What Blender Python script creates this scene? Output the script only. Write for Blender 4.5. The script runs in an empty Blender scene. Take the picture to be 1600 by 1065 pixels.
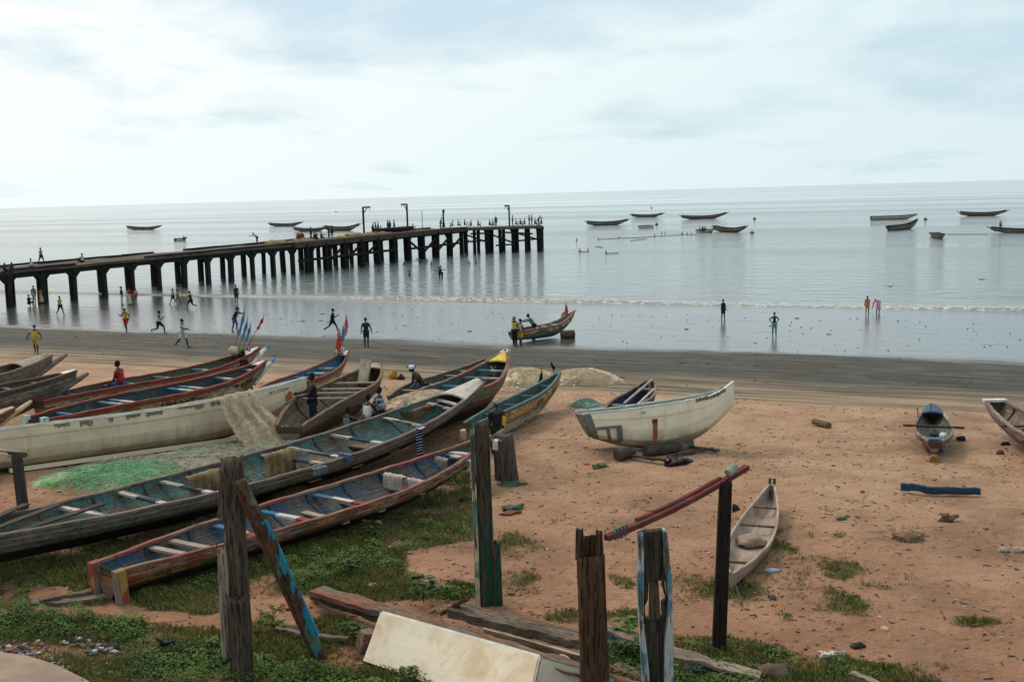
import bpy, bmesh, math, random
from mathutils import Vector, Matrix, Quaternion, noise as mnoise
random.seed(7)
R = math.radians
SC = bpy.context.scene
COL = SC.collection
# ------------------------------------------------------------------ camera
CAM_H = 9.5; FPX = 1700.0; PITCH = math.atan(230 / FPX); ROLL = R(1.61)
cam = bpy.data.objects.new('camera', bpy.data.cameras.new('camera')); COL.objects.link(cam)
cam.data.sensor_width = 36; cam.data.lens = 36 * FPX / 1600
cam.data.clip_end = 60000; cam.data.clip_start = .2
cf = Vector((0, math.cos(PITCH), -math.sin(PITCH))); _r = Vector((1, 0, 0)); _u = Vector((0, math.sin(PITCH), math.cos(PITCH)))
cr = _r * math.cos(ROLL) - _u * math.sin(ROLL); cu = _u * math.cos(ROLL) + _r * math.sin(ROLL)
cam.matrix_world = Matrix(((cr.x, cu.x, -cf.x, 0), (cr.y, cu.y, -cf.y, 0), (cr.z, cu.z, -cf.z, CAM_H), (0, 0, 0, 1)))
SC.camera = cam
CP = Vector((0, 0, CAM_H))
# ------------------------------------------------------------------ sky and sun
SUN_EL, SUN_AZ = 50, -38          # azimuth measured from +Y towards +X
w = bpy.data.worlds.new('World'); SC.world = w; w.use_nodes = True
nt = w.node_tree; nt.nodes.clear()
def wn(t, **k):
    n = nt.nodes.new(t)
    for a, b in k.items(): setattr(n, a, b)
    return n
def wl(a, b): nt.links.new(a, b)
out = wn('ShaderNodeOutputWorld'); bg = wn('ShaderNodeBackground'); bg.inputs[1].default_value = 0.1
sky = wn('ShaderNodeTexSky', sky_type='NISHITA', sun_disc=False, sun_elevation=R(SUN_EL), sun_rotation=R(SUN_AZ))
sky.air_density = 1.0; sky.dust_density = 2.0
tc = wn('ShaderNodeTexCoord'); sep = wn('ShaderNodeSeparateXYZ'); wl(tc.outputs['Generated'], sep.inputs[0])
def wm(op, a, b=None, clamp=False):
    n = wn('ShaderNodeMath', operation=op, use_clamp=clamp)
    for i, v in enumerate((a, b)):
        if v is None: continue
        if isinstance(v, (int, float)): n.inputs[i].default_value = v
        else: wl(v, n.inputs[i])
    return n.outputs[0]
zz = wm('ADD', wm('MAXIMUM', sep.outputs[2], 0.0), 0.13)
cx = wm('DIVIDE', sep.outputs[0], zz); cy = wm('DIVIDE', sep.outputs[1], zz)
cmb = wn('ShaderNodeCombineXYZ'); wl(cx, cmb.inputs[0]); wl(cy, cmb.inputs[1])
mp = wn('ShaderNodeMapping'); mp.inputs['Scale'].default_value = (1.0, 0.8, 1); mp.inputs['Location'].default_value = (3.3, 1.7, 0); mp.inputs['Rotation'].default_value = (0, 0, R(8))
wl(cmb.outputs[0], mp.inputs[0])
nz = wn('ShaderNodeTexNoise'); nz.inputs['Scale'].default_value = .9; nz.inputs['Detail'].default_value = 9; nz.inputs['Roughness'].default_value = .58; nz.inputs['Distortion'].default_value = .25
wl(mp.outputs[0], nz.inputs['Vector'])
sd = Vector((math.sin(R(SUN_AZ)) * math.cos(R(SUN_EL)), math.cos(R(SUN_AZ)) * math.cos(R(SUN_EL)), math.sin(R(SUN_EL))))
dt = wn('ShaderNodeVectorMath', operation='DOT_PRODUCT'); wl(tc.outputs['Generated'], dt.inputs[0]); dt.inputs[1].default_value = sd
side = wm('ADD', wm('MULTIPLY', dt.outputs['Value'], .5), .5)            # 1 towards the sun
# cloud cover: more towards the sun and the horizon
cov = wm('ADD', nz.outputs[0], wm('MULTIPLY', wm('SUBTRACT', side, .80), .55))
low = wm('SUBTRACT', 1.0, wm('MULTIPLY', sep.outputs[2], 8.5), True)
cov = wm('ADD', cov, wm('MULTIPLY', low, .26)); hi_ = wm('MULTIPLY', wm('SUBTRACT', sep.outputs[2], .32), 1.6, True); cov = wm('ADD', cov, wm('MULTIPLY', hi_, .3))
cr_ = wn('ShaderNodeValToRGB'); wl(cov, cr_.inputs[0])
cr_.color_ramp.elements[0].position = .42; cr_.color_ramp.elements[0].color = (.05, .05, .05, 1)
cr_.color_ramp.elements[1].position = .60; cr_.color_ramp.elements[1].color = (1, 1, 1, 1)
ccol = wn('ShaderNodeValToRGB'); wl(side, ccol.inputs[0])
e = ccol.color_ramp.elements; e[0].position = .35; e[0].color = (.44, .575, .62, 1); e[1].position = .90; e[1].color = (.95, .96, .94, 1)
k = ccol.color_ramp.elements.new(.74); k.color = (.70, .82, .84, 1)
cs = wn('ShaderNodeVectorMath', operation='SCALE'); wl(ccol.outputs[0], cs.inputs[0]); cs.inputs['Scale'].default_value = 10.0
gap = wn('ShaderNodeMix', data_type='RGBA'); gap.inputs[0].default_value = .85
wl(sky.outputs[0], gap.inputs[6]); gap.inputs[7].default_value = (5.4, 7.0, 7.9, 1)
mx = wn('ShaderNodeMix', data_type='RGBA'); wl(cr_.outputs[0], mx.inputs[0]); wl(gap.outputs[2], mx.inputs[6]); wl(cs.outputs[0], mx.inputs[7])
wl(mx.outputs[2], bg.inputs[0]); wl(bg.outputs[0], out.inputs[0])
sl = bpy.data.lights.new('sun', 'SUN'); sl.energy = 1.5; sl.angle = R(14); sl.color = (1, .90, .77)
so = bpy.data.objects.new('sun', sl); COL.objects.link(so); so.rotation_euler = (-sd).to_track_quat('-Z', 'Y').to_euler(); so.location = (0, 0, 40)
SC.view_settings.view_transform = 'Standard'; SC.view_settings.look = 'None'; SC.view_settings.exposure = 0.17
# ------------------------------------------------------------------ geometry of the place
def interp(v, xs, ys):
    if v <= xs[0]: return ys[0]
    for i in range(1, len(xs)):
        if v <= xs[i]: return ys[i - 1] + (ys[i] - ys[i - 1]) * (v - xs[i - 1]) / (xs[i] - xs[i - 1])
    return ys[-1]
KS = [-400, -40, -5, 0, 27, 38, 44, 46, 58, 90, 200]; KZ = [-12, -2.5, -.12, 0, .33, .75, 1.15, 1.45, 2.1, 2.4, 2.9]
def shore(x, y): return (95.5 - .47 * x - y) * .905       # metres inland from the water's edge
def tz(x, y): return interp(shore(x, y), KS, KZ)
def ray(px, py): return cf + cr * ((px - 800) / FPX) - cu * ((py - 532.5) / FPX)
def atz(px, py, z):
    d = ray(px, py); return CP + d * ((z - CAM_H) / d.z)
def atd(px, py, D):
    d = ray(px, py); return CP + d * (D / d.y)
def gp(px, py, h=0.0):
    z = 1.5
    for i in range(30):
        p = atz(px, py, z + h); z = .5 * z + .5 * tz(p.x, p.y)
    return atz(px, py, z + h)
def proj(p):
    d = Vector(p) - CP; w_ = d.dot(cf)
    if w_ < .1: return (9999, 9999)
    return (800 + FPX * d.dot(cr) / w_, 532.5 - FPX * d.dot(cu) / w_)
def n2(x, y, s=1.0, z=0.0): return mnoise.noise(Vector((x * s, y * s, z)))
# ------------------------------------------------------------------ materials
class NM:
    def __init__(s, name, rough=.85, spec=.3):
        s.m = bpy.data.materials.new(name); s.m.use_nodes = True; s.t = s.m.node_tree
        s.b = s.t.nodes['Principled BSDF']; s.b.inputs['Roughness'].default_value = rough; s.b.inputs['Specular IOR Level'].default_value = spec
        s._tc = None
    def n(s, t, **k):
        x = s.t.nodes.new(t)
        for a, b in k.items(): setattr(x, a, b)
        return x
    def l(s, a, b): s.t.links.new(a, b)
    def co(s, which='Object'):
        if not s._tc: s._tc = s.n('ShaderNodeTexCoord')
        return s._tc.outputs[which]
    def put(s, v, sock):
        if isinstance(v, (int, float)): sock.default_value = v
        elif isinstance(v, tuple): sock.default_value = v if len(v) == 4 else (*v, 1)
        else: s.l(v, sock)
    def m_(s, op, a, b=0.0, clamp=False):
        x = s.n('ShaderNodeMath', operation=op, use_clamp=clamp); s.put(a, x.inputs[0]); s.put(b, x.inputs[1]); return x.outputs[0]
    def mapv(s, v, scale):
        x = s.n('ShaderNodeMapping'); x.inputs['Scale'].default_value = scale; s.l(v, x.inputs[0]); return x.outputs[0]
    def noise(s, v, scale, det=6, rough=.6, dist=0.):
        x = s.n('ShaderNodeTexNoise'); x.inputs['Scale'].default_value = scale; x.inputs['Detail'].default_value = det
        x.inputs['Roughness'].default_value = rough; x.inputs['Distortion'].default_value = dist
        if v is not None: s.l(v, x.inputs['Vector'])
        return x.outputs[0]
    def step(s, v, a, b):
        x = s.n('ShaderNodeMapRange'); x.interpolation_type = 'SMOOTHSTEP'; s.put(v, x.inputs[0]); x.inputs[1].default_value = a; x.inputs[2].default_value = b; return x.outputs[0]
    def mix(s, f, a, b):
        x = s.n('ShaderNodeMix', data_type='RGBA'); s.put(f, x.inputs[0]); s.put(a, x.inputs[6]); s.put(b, x.inputs[7]); return x.outputs[2]
    def ramp(s, v, stops, const=False):
        x = s.n('ShaderNodeValToRGB'); r = x.color_ramp
        if const: r.interpolation = 'CONSTANT'
        while len(r.elements) < len(stops): r.elements.new(.5)
        for el, (p, c) in zip(r.elements, stops): el.position = p; el.color = (*c, 1)
        s.put(v, x.inputs[0]); return x.outputs[0]
    def color(s, c): s.put(c, s.b.inputs['Base Color'])
    def bump(s, h, strength=.4, dist=.02):
        x = s.n('ShaderNodeBump'); x.inputs['Strength'].default_value = strength; x.inputs['Distance'].default_value = dist; s.l(h, x.inputs['Height']); s.l(x.outputs[0], s.b.inputs['Normal'])
MC = {}
def dk(c, f): return tuple(v * f for v in c)
def plain(name, col, rough=.8, var=.35, scale=6, spec=.3):
    if name in MC: return MC[name]
    M = NM(name, rough, spec); v = M.noise(M.co(), scale, 7, .65)
    M.color(M.mix(M.step(v, .35, .7), dk(col, 1 - var), dk(col, 1 + var * .5))); M.bump(M.noise(M.co(), scale * 6, 4), .35, .01)
    MC[name] = M.m; return M.m
def timber(name, col, col2=None, axis='z', crack=.5, paint=None, pamt=.5, scale=1.0):
    """weathered wood with grain along one axis, cracks, optional flaking paint"""
    if name in MC: return MC[name]
    M = NM(name, .9, .15); sc = {'z': (9, 9, .7), 'x': (.7, 9, 9), 'y': (9, .7, 9)}[axis]
    v = M.mapv(M.co(), tuple(q * scale for q in sc)); g = M.noise(v, 1.6, 9, .7, .3); g2 = M.noise(v, 4.5, 5, .6)
    c = M.mix(M.step(g, .3, .7), col, col2); ck = M.step(g2, .54 + .1 * (1 - crack), .64 + .1 * (1 - crack)); c = M.mix(M.m_('MULTIPLY', ck, .85), c, dk(col, .16))
    hgt = M.m_('SUBTRACT', g, M.m_('MULTIPLY', ck, .9))
    c = M.mix(M.m_('MULTIPLY', M.step(M.noise(M.co(), .9 * scale, 5), .5, .7), .6), c, dk(col, .35))
    if paint:
        pm = M.step(M.noise(M.mapv(M.co(), tuple(.35 * q * scale for q in sc)), 2.0, 8, .7), .5 + (.5 - pamt) * .6 - .012, .5 + (.5 - pamt) * .6 + .012)
        pc = paint[0] if len(paint) == 1 else M.mix(M.step(M.noise(M.co(), 1.2, 2), .47, .53), paint[0], paint[1])
        c = M.mix(pm, c, pc); hgt = M.m_('ADD', hgt, M.m_('MULTIPLY', pm, .4))
    M.color(c); M.bump(hgt, .9, .025); MC[name] = M.m; return M.m
def paint(name, bands, wood=(.20, .15, .11), wear=.45, rust=.35, orn=None, seam=.24, rough=.7, shade_from=None):
    """flaking boat paint: UV is metres along the hull and metres down from the gunwale"""
    if name in MC: return MC[name]
    M = NM(name, rough, .25); uv = M.co('UV'); sp = M.n('ShaderNodeSeparateXYZ'); M.l(uv, sp.inputs[0]); U, V = sp.outputs[0], sp.outputs[1]
    wob = M.m_('MULTIPLY', M.m_('SUBTRACT', M.noise(uv, 2.5, 4), .5), .05)
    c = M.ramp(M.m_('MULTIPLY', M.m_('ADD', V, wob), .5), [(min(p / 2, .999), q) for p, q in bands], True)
    if orn:
        a, b, pal = orn; vo = M.n('ShaderNodeTexVoronoi'); vo.inputs['Scale'].default_value = 3.2; M.l(M.mapv(uv, (.8, 1.8, 1)), vo.inputs['Vector'])
        vs = M.n('ShaderNodeSeparateXYZ'); M.l(vo.outputs['Color'], vs.inputs[0])
        oc = M.ramp(vs.outputs[0], [(i / len(pal), q) for i, q in enumerate(pal)], True)
        msk = M.m_('MULTIPLY', M.m_('GREATER_THAN', V, a), M.m_('LESS_THAN', V, b)); c = M.mix(msk, c, oc)
    big = M.noise(uv, .7, 4); fl = M.noise(M.mapv(uv, (1, 2.4, 1)), 3.4, 10, .72)
    wm_ = M.step(M.m_('ADD', fl, M.m_('MULTIPLY', M.m_('SUBTRACT', big, .5), .5)), (.60 - .20 * wear) - .02, (.60 - .20 * wear) + .03)
    wc = M.mix(M.step(M.noise(M.mapv(uv, (1, 14, 1)), 2, 6), .3, .7), dk(wood, .45), wood); c = M.mix(M.m_('MULTIPLY', wm_, .92), c, wc)
    st = M.step(M.noise(M.mapv(uv, (3.2, .35, 1)), 1.5, 7, .7), .56, .75); c = M.mix(M.m_('MULTIPLY', st, rust), c, (.10, .045, .022))
    gr = M.noise(uv, 9, 6, .7); c = M.mix(M.m_('MULTIPLY', M.step(gr, .42, .66), .62), c, (.035, .028, .022))
    fr = M.m_('FRACT', M.m_('ADD', M.m_('DIVIDE', V, seam), M.m_('MULTIPLY', wob, 1.5))); sm = M.m_('LESS_THAN', fr, .055)
    jf = M.m_('LESS_THAN', M.m_('FRACT', M.m_('ADD', M.m_('DIVIDE', U, 2.7), M.m_('MULTIPLY', M.m_('FLOOR', M.m_('DIVIDE', V, seam)), .37))), .006)
    sm = M.m_('MAXIMUM', sm, jf)
    c = M.mix(M.m_('MULTIPLY', sm, .75), c, (.02, .016, .012))
    if shade_from: c = M.mix(M.m_('MULTIPLY', M.step(M.m_('ADD', V, M.m_('MULTIPLY', wob, 2.)), shade_from, shade_from + .07), .93), c, (.014, .012, .010))  # near-black lower hull: the shade under the boat put into the paint
    M.color(c)
    M.bump(M.m_('SUBTRACT', M.m_('SUBTRACT', fl, M.m_('MULTIPLY', wm_, .3)), sm), .7, .02); MC[name] = M.m; return M.m
def fibre(name, col, dirt=(.19, .13, .08)):
    if name in MC: return MC[name]
    M = NM(name, .45, .4); uv = M.co('UV'); sp = M.n('ShaderNodeSeparateXYZ'); M.l(uv, sp.inputs[0]); V = sp.outputs[1]
    c = M.mix(M.step(M.noise(uv, 1.3, 6, .6), .35, .75), col, dk(col, .78))
    c = M.mix(M.m_('MULTIPLY', M.step(M.m_('ADD', V, M.m_('MULTIPLY', M.noise(uv, 2.2, 6), .7)), 1.0, 1.55), .85), c, dirt)
    st = M.step(M.noise(M.mapv(uv, (2.6, .3, 1)), 1.6, 7, .7), .53, .72); c = M.mix(M.m_('MULTIPLY', st, .5), c, (.25, .17, .09))
    sc_ = M.step(M.noise(M.mapv(uv, (1.5, 9, 1)), 2.5, 8, .75), .60, .63); c = M.mix(M.m_('MULTIPLY', sc_, .35), c, (.12, .10, .08))
    M.color(c); M.bump(M.noise(uv, 5, 5), .2, .01); MC[name] = M.m; return M.m
def netmat(name, c1, c2, cover=.62, st=(1, 1, 1)):
    if name in MC: return MC[name]
    M = NM(name, .9, .1); v = M.co(); a = M.noise(M.mapv(v, st), 26, 8, .8, 1.5); b = M.noise(v, 1.6, 5, .6)
    M.color(M.mix(M.step(b, .35, .65), c1, c2)); M.bump(a, .35, .02)
    th_ = .5 + (.5 - cover) * .42; lo = M.m_('MULTIPLY', M.m_('SUBTRACT', M.noise(v, 2.3, 5, .65), .5), .42); M.l(M.m_('ADD', M.m_('MULTIPLY', M.step(M.m_('ADD', a, lo), th_ - .04, th_ + .06), .92), .06, True), M.b.inputs['Alpha']); MC[name] = M.m; return M.m
# ------------------------------------------------------------------ mesh helpers
class MB:
    def __init__(s): s.v = []; s.f = []; s.mi = []; s.uv = None
    def add(s, vs, fs, mi=0):
        o = len(s.v); s.v += [tuple(p) for p in vs]; s.f += [tuple(i + o for i in f) for f in fs]; s.mi += [mi] * len(fs)
    def box(s, c, size, rot=(0, 0, 0), mi=0, jit=0., taper=1.0):
        c = Vector(c); m = (rot if isinstance(rot, Matrix) else Matrix.Rotation(rot[2], 3, 'Z') @ Matrix.Rotation(rot[1], 3, 'Y') @ Matrix.Rotation(rot[0], 3, 'X'))
        vs = []
        for z in (-.5, .5):
            for x, y in ((-.5, -.5), (.5, -.5), (.5, .5), (-.5, .5)):
                k = taper if z > 0 else 1
                vs.append(c + m @ Vector((x * size[0] * k + random.uniform(-jit, jit), y * size[1] * k + random.uniform(-jit, jit), z * size[2] + random.uniform(-jit, jit))))
        s.add(vs, [(3, 2, 1, 0), (4, 5, 6, 7), (0, 1, 5, 4), (1, 2, 6, 5), (2, 3, 7, 6), (3, 0, 4, 7)], mi)
    def tube(s, pts, rad, n=8, mi=0, cap=True, flat=1.0):
        pts = [Vector(p) for p in pts]
        if not isinstance(rad, (list, tuple)): rad = [rad] * len(pts)
        vs = []; prev = None
        for i, p in enumerate(pts):
            d = (pts[min(i + 1, len(pts) - 1)] - pts[max(i - 1, 0)]).normalized()
            if prev is None:
                a = Vector((0, 0, 1)) if abs(d.z) < .9 else Vector((1, 0, 0)); x = d.cross(a).normalized()
            else: x = (prev - d * prev.dot(d)).normalized()
            prev = x; y = d.cross(x)
            for k in range(n):
                an = 2 * math.pi * k / n; vs.append(p + (x * math.cos(an) + y * math.sin(an) * flat) * rad[i])
        fs = []
        for i in range(len(pts) - 1):
            for k in range(n): fs.append((i * n + k, i * n + (k + 1) % n, (i + 1) * n + (k + 1) % n, (i + 1) * n + k))
        if cap: fs += [tuple(range(n - 1, -1, -1)), tuple(range((len(pts) - 1) * n, len(pts) * n))]
        s.add(vs, fs, mi)
    def blob(s, c, r, seg=10, rings=7, jit=0., mi=0, m=None):
        c = Vector(c); r = Vector(r) if not isinstance(r, (int, float)) else Vector((r, r, r)); vs = []; sd_ = random.random() * 99
        for i in range(rings + 1):
            th = math.pi * i / rings
            for k in range(seg):
                a = 2 * math.pi * k / seg; d = Vector((math.sin(th) * math.cos(a), math.sin(th) * math.sin(a), math.cos(th)))
                q = 1 + jit * mnoise.noise(d * 1.7 + Vector((sd_, 0, 0))) * 2
                p = Vector((d.x * r.x * q, d.y * r.y * q, d.z * r.z * q)); vs.append(c + (m @ p if m else p))
        fs = [(i * seg + k, (i + 1) * seg + k, (i + 1) * seg + (k + 1) % seg, i * seg + (k + 1) % seg) for i in range(rings) for k in range(seg)]
        s.add(vs, fs, mi)
    def grid(s, P, mi=0, back=False):
        """P: rows of points"""
        h, w_ = len(P), len(P[0]); vs = [p for row in P for p in row]
        s.add(vs, [(i * w_ + j, i * w_ + j + 1, (i + 1) * w_ + j + 1, (i + 1) * w_ + j) for i in range(h - 1) for j in range(w_ - 1)], mi)
    def sheet(s, P, nrm, th, mi=0):
        """a grid of points given thickness th along -nrm"""
        nrm = Vector(nrm).normalized() * th; Q = [[Vector(p) - nrm for p in row] for row in P]; h, w_ = len(P), len(P[0])
        s.grid(P, mi); s.grid([list(reversed(r)) for r in Q], mi)
        edge = [P[0][j] for j in range(w_)] + [P[i][-1] for i in range(1, h)] + [P[-1][j] for j in range(w_ - 2, -1, -1)] + [P[i][0] for i in range(h - 2, 0, -1)]
        edge = [Vector(p) for p in edge]; n = len(edge)
        s.add(edge + [e_ - nrm for e_ in edge], [(i, i + n, (i + 1) % n + n, (i + 1) % n) for i in range(n)], mi)
    def slab(s, poly, o, ax, ay, th, mi=0):
        """2D outline extruded: o origin, ax/ay plane axes"""
        o = Vector(o); ax = Vector(ax).normalized(); ay = Vector(ay).normalized(); nn = ax.cross(ay) * th * .5; n = len(poly)
        a = [o + ax * x + ay * y + nn for x, y in poly]; b = [o + ax * x + ay * y - nn for x, y in poly]
        s.add(a + b, [tuple(range(n)), tuple(range(2 * n - 1, n - 1, -1))] + [(i + n, (i + 1) % n + n, (i + 1) % n, i) for i in range(n)], mi)
    def sweep(s, pts, w_, h, mi=0, up=(0, 0, 1)):
        up = Vector(up); pts = [Vector(p) for p in pts]; vs = []
        for i, p in enumerate(pts):
            d = (pts[min(i + 1, len(pts) - 1)] - pts[max(i - 1, 0)]).normalized(); sd_ = d.cross(up).normalized()
            u_ = sd_.cross(d)
            for a, b in ((-.5, -.5), (.5, -.5), (.5, .5), (-.5, .5)): vs.append(p + sd_ * a * w_ + u_ * b * h)
        n = len(pts); fs = [(3, 2, 1, 0), tuple(range(4 * n - 4, 4 * n))]
        fs = [(0, 1, 2, 3), (4 * n - 1, 4 * n - 2, 4 * n - 3, 4 * n - 4)]
        base = []
        for i in range(n - 1):
            for k in range(4): base.append((i * 4 + k, (i + 1) * 4 + k, (i + 1) * 4 + (k + 1) % 4, i * 4 + (k + 1) % 4))
        o = len(s.v); s.v += [tuple(p) for p in vs]; s.f += [tuple(i + o for i in f) for f in fs + base]
        if isinstance(mi, (list, tuple)): s.mi += [mi[0], mi[-1]] + [mi[j // 4] for j in range(len(base))]
        else: s.mi += [mi] * (len(fs) + len(base))
    def build(s, name, mats, parent=None, smooth=False, uv=None):
        me = bpy.data.meshes.new(name); me.from_pydata(s.v, [], s.f)
        for m in (mats if isinstance(mats, (list, tuple)) else [mats]): me.materials.append(m)
        me.polygons.foreach_set('material_index', s.mi)
        if uv:
            l = me.uv_layers.new(name='UVMap')
            for lp in me.loops: l.data[lp.index].uv = uv[lp.vertex_index]
        if smooth: me.polygons.foreach_set('use_smooth', [True] * len(me.polygons))
        me.update(); o = bpy.data.objects.new(name, me); COL.objects.link(o)
        if parent: o.parent = parent
        return o
def tag(o, label=None, cat=None, group=None, kind=None):
    if label: o['label'] = label
    if cat: o['category'] = cat
    if group: o['group'] = group
    if kind: o['kind'] = kind
    return o
def empty(name, loc, rz=0.0, label=None, cat=None, group=None):
    o = bpy.data.objects.new(name, None); COL.objects.link(o); o.location = loc; o.rotation_euler = (0, 0, rz); o.empty_display_size = .2
    return tag(o, label, cat, group)
def copy_tree(o, parent=None):
    c = o.copy(); COL.objects.link(c); c.parent = parent
    for ch in [q for q in bpy.data.objects if q.parent == o]: copy_tree(ch, c)
    return c
# ------------------------------------------------------------------ ground and sea
def inpoly(x, y, P):
    c = False; j = len(P) - 1
    for i in range(len(P)):
        if (P[i][1] > y) != (P[j][1] > y) and x < (P[j][0] - P[i][0]) * (y - P[i][1]) / (P[j][1] - P[i][1]) + P[i][0]: c = not c
        j = i
    return c
def gpoly(P): return [tuple(gp(a, b).xy) for a, b in P]
LUSH = [gpoly(p) for p in ([(-400, 850), (0, 855), (200, 838), (350, 815), (500, 785), (640, 745), (735, 735), (745, 800), (620, 855), (420, 885), (160, 908), (0, 905), (-400, 905)], [(-400, 975), (150, 965), (345, 985), (430, 960), (540, 975), (590, 1000), (640, 1040), (900, 1200), (-400, 1400)],
    [(60, 905), (160, 905), (420, 880), (520, 850), (560, 865), (640, 850), (655, 905), (600, 935), (520, 925), (400, 935), (330, 955), (160, 945), (80, 950)],
    [(470, 915), (600, 905), (740, 915), (742, 935), (600, 945), (540, 940)],
    [(600, 830), (660, 805), (745, 795), (748, 840), (700, 845), (620, 855)],
    [(950, 985), (1060, 992), (1200, 1002), (1280, 1030), (1440, 1040), (1460, 1090), (1300, 1300), (860, 1200), (900, 1060)],
    [(-400, 880), (60, 885), (60, 925), (-400, 950)])]
EL = []
for (x, y, rx, ry, d) in ((805, 852, 38, 20, .9), (808, 905, 36, 13, .8), (820, 920, 26, 8, .5), (900, 957, 70, 9, .8), (970, 905, 22, 12, .7), (985, 962, 30, 14, .9), (965, 880, 14, 8, .5), (1085, 920, 62, 22, .9), (1150, 925, 60, 20, .8),
    (1200, 850, 36, 55, .8), (1225, 895, 46, 24, .8), (1190, 810, 20, 10, .5), (1322, 890, 36, 15, .8), (1318, 940, 40, 26, .8), (1222, 955, 20, 14, .8), (1375, 914, 34, 8, .7), (1412, 903, 26, 8, .6), (1528, 978, 50, 9, .9), (1262, 832, 8, 5, .9), (1312, 836, 12, 5, .8),
    (1322, 848, 8, 4, .8), (1420, 828, 30, 4, .5), (862, 810, 8, 5, 1), (1130, 1008, 90, 12, .8), (1470, 1045, 30, 8, .6), (700, 855, 10, 4, .6), (1275, 875, 30, 12, .5), (1250, 935, 20, 8, .5), (1160, 870, 16, 20, .6), (795, 757, 20, 6, .7), (960, 830, 20, 12, .3), (1290, 800, 8, 4, .6)):
    c = gp(x, y); ex = gp(x + rx, y).x - c.x; ey = gp(x, y - ry).y - c.y; EL.append((c.x, c.y, ex, ey, d))
BARE = [gpoly(p) for p in ([(40, 890), (75, 905), (110, 945), (50, 950), (10, 925)], [(150, 952), (340, 968), (345, 985), (160, 968)], [(-400, 1015), (0, 1015), (80, 1030), (165, 1075), (-300, 1500)])]
TRASH = gp(140, 1035)
def gdens(x, y):
    if y > 32 or y < 6: return 0.
    d = 0.; wx = x + .35 * n2(x, y, 1.1, 5); wy = y + .35 * n2(x, y, 1.1, 9)
    for P in LUSH:
        if inpoly(wx, wy, P): d = 1.0; break
    for (cx_, cy_, ex, ey, k) in EL:
        q = ((wx - cx_) / ex) ** 2 + ((wy - cy_) / ey) ** 2
        if q < 1.3: d = max(d, .72 * k * min(1, (1.3 - q) * 1.2))
    if d > 0:
        for P in BARE:
            if inpoly(wx, wy, P): return 0.
        d *= min(1, max(0.3, .8 + 1.3 * n2(x, y, .9, 3)))
    return d
def axisv(lo, hi, step, far, grow=1.25):
    a = [lo + step * i for i in range(int((hi - lo) / step) + 1)]; s_ = step
    while a[-1] < far: s_ *= grow; a.append(a[-1] + s_)
    s_ = step; b = []
    v = lo
    while v > -far: s_ *= grow; v -= s_; b.append(v)
    return b[::-1] + a
XS = axisv(-24, 24, .17, 25000); YS = axisv(10, 56, .17, 0, 1.25)
YS = [v for v in YS if v > -25000][:]; v = YS[-1]; s_ = .17
while v < 150: s_ = min(s_ * 1.03, 1.2); v += s_; YS.append(v)
while v < 25000: s_ *= 1.3; v += s_; YS.append(v)
def microz(x, y):
    s = shore(x, y)
    if not (-26 < x < 26 and 8 < y < 60): return 0.
    a = min(1, max(0, (s - 44) / 4))
    z = .012 * n2(x, y, .5) * min(1, max(0, (s - 25) / 10))
    if a > 0: z += a * (.10 * n2(x, y, .33, 4) + .035 * n2(x, y, 1.3, 7) + .016 * n2(x, y, 4.1, 2))
    return z
def ground(x, y): return tz(x, y) + microz(x, y)
vs = []; gm = []
for y in YS:
    for x in XS:
        vs.append((x, y, ground(x, y))); gm.append(gdens(x, y) if -24 <= x <= 24 and 10 <= y <= 33 else 0.)
nx = len(XS)
m = MB(); m.add(vs, [(i * nx + j, i * nx + j + 1, (i + 1) * nx + j + 1, (i + 1) * nx + j) for i in range(len(YS) - 1) for j in range(nx - 1)])
M = NM('beach_sand', .9, .5); v = M.co(); sp = M.n('ShaderNodeSeparateXYZ'); M.l(v, sp.inputs[0])
s0 = M.m_('MULTIPLY', M.m_('SUBTRACT', 95.5, M.m_('ADD', M.m_('MULTIPLY', sp.outputs[0], .47), sp.outputs[1])), .905)
al = M.m_('SUBTRACT', M.m_('MULTIPLY', sp.outputs[0], .905), M.m_('MULTIPLY', sp.outputs[1], .425))
cb = M.n('ShaderNodeCombineXYZ'); M.l(al, cb.inputs[0]); M.l(s0, cb.inputs[1]); SH = cb.outputs[0]
wob = M.m_('MULTIPLY', M.m_('SUBTRACT', M.noise(M.mapv(SH, (.05, .25, 1)), 1, 5, .6), .5), 7)
s1 = M.m_('ADD', s0, wob); s2 = M.m_('ADD', s1, M.m_('MULTIPLY', M.m_('SUBTRACT', M.noise(M.mapv(SH, (.35, 1.6, 1)), 1, 7, .7), .5), 5.))
streak = M.noise(M.mapv(SH, (.12, 1.3, 1)), 1, 9, .72)
fine = M.noise(v, 6, 8, .7); mid = M.noise(v, .8, 7, .65)
wet = M.mix(M.step(streak, .35, .65), (.045, .043, .040), (.085, .078, .066))
damp = M.mix(M.step(streak, .35, .62), (.030, .030, .026), (.078, .070, .054)); damp = M.mix(M.m_('MULTIPLY', M.step(M.noise(M.mapv(SH, (.5, 1.0, 1)), 1, 8, .75), .5, .62), .6), damp, (.13, .108, .076))
strand = M.mix(M.step(streak, .36, .62), (.10, .086, .062), (.40, .28, .175))
dry = M.mix(M.step(mid, .3, .7), (.40, .228, .132), (.56, .345, .212)); red = M.mix(M.step(mid, .3, .7), (.345, .163, .090), (.49, .258, .150))
dry = M.mix(M.step(s0, 56, 72), dry, red)
spk = M.step(M.noise(v, 11, 6, .8), .565, .61); dry = M.mix(M.m_('MULTIPLY', spk, .6), dry, (.06, .04, .03))
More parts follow.
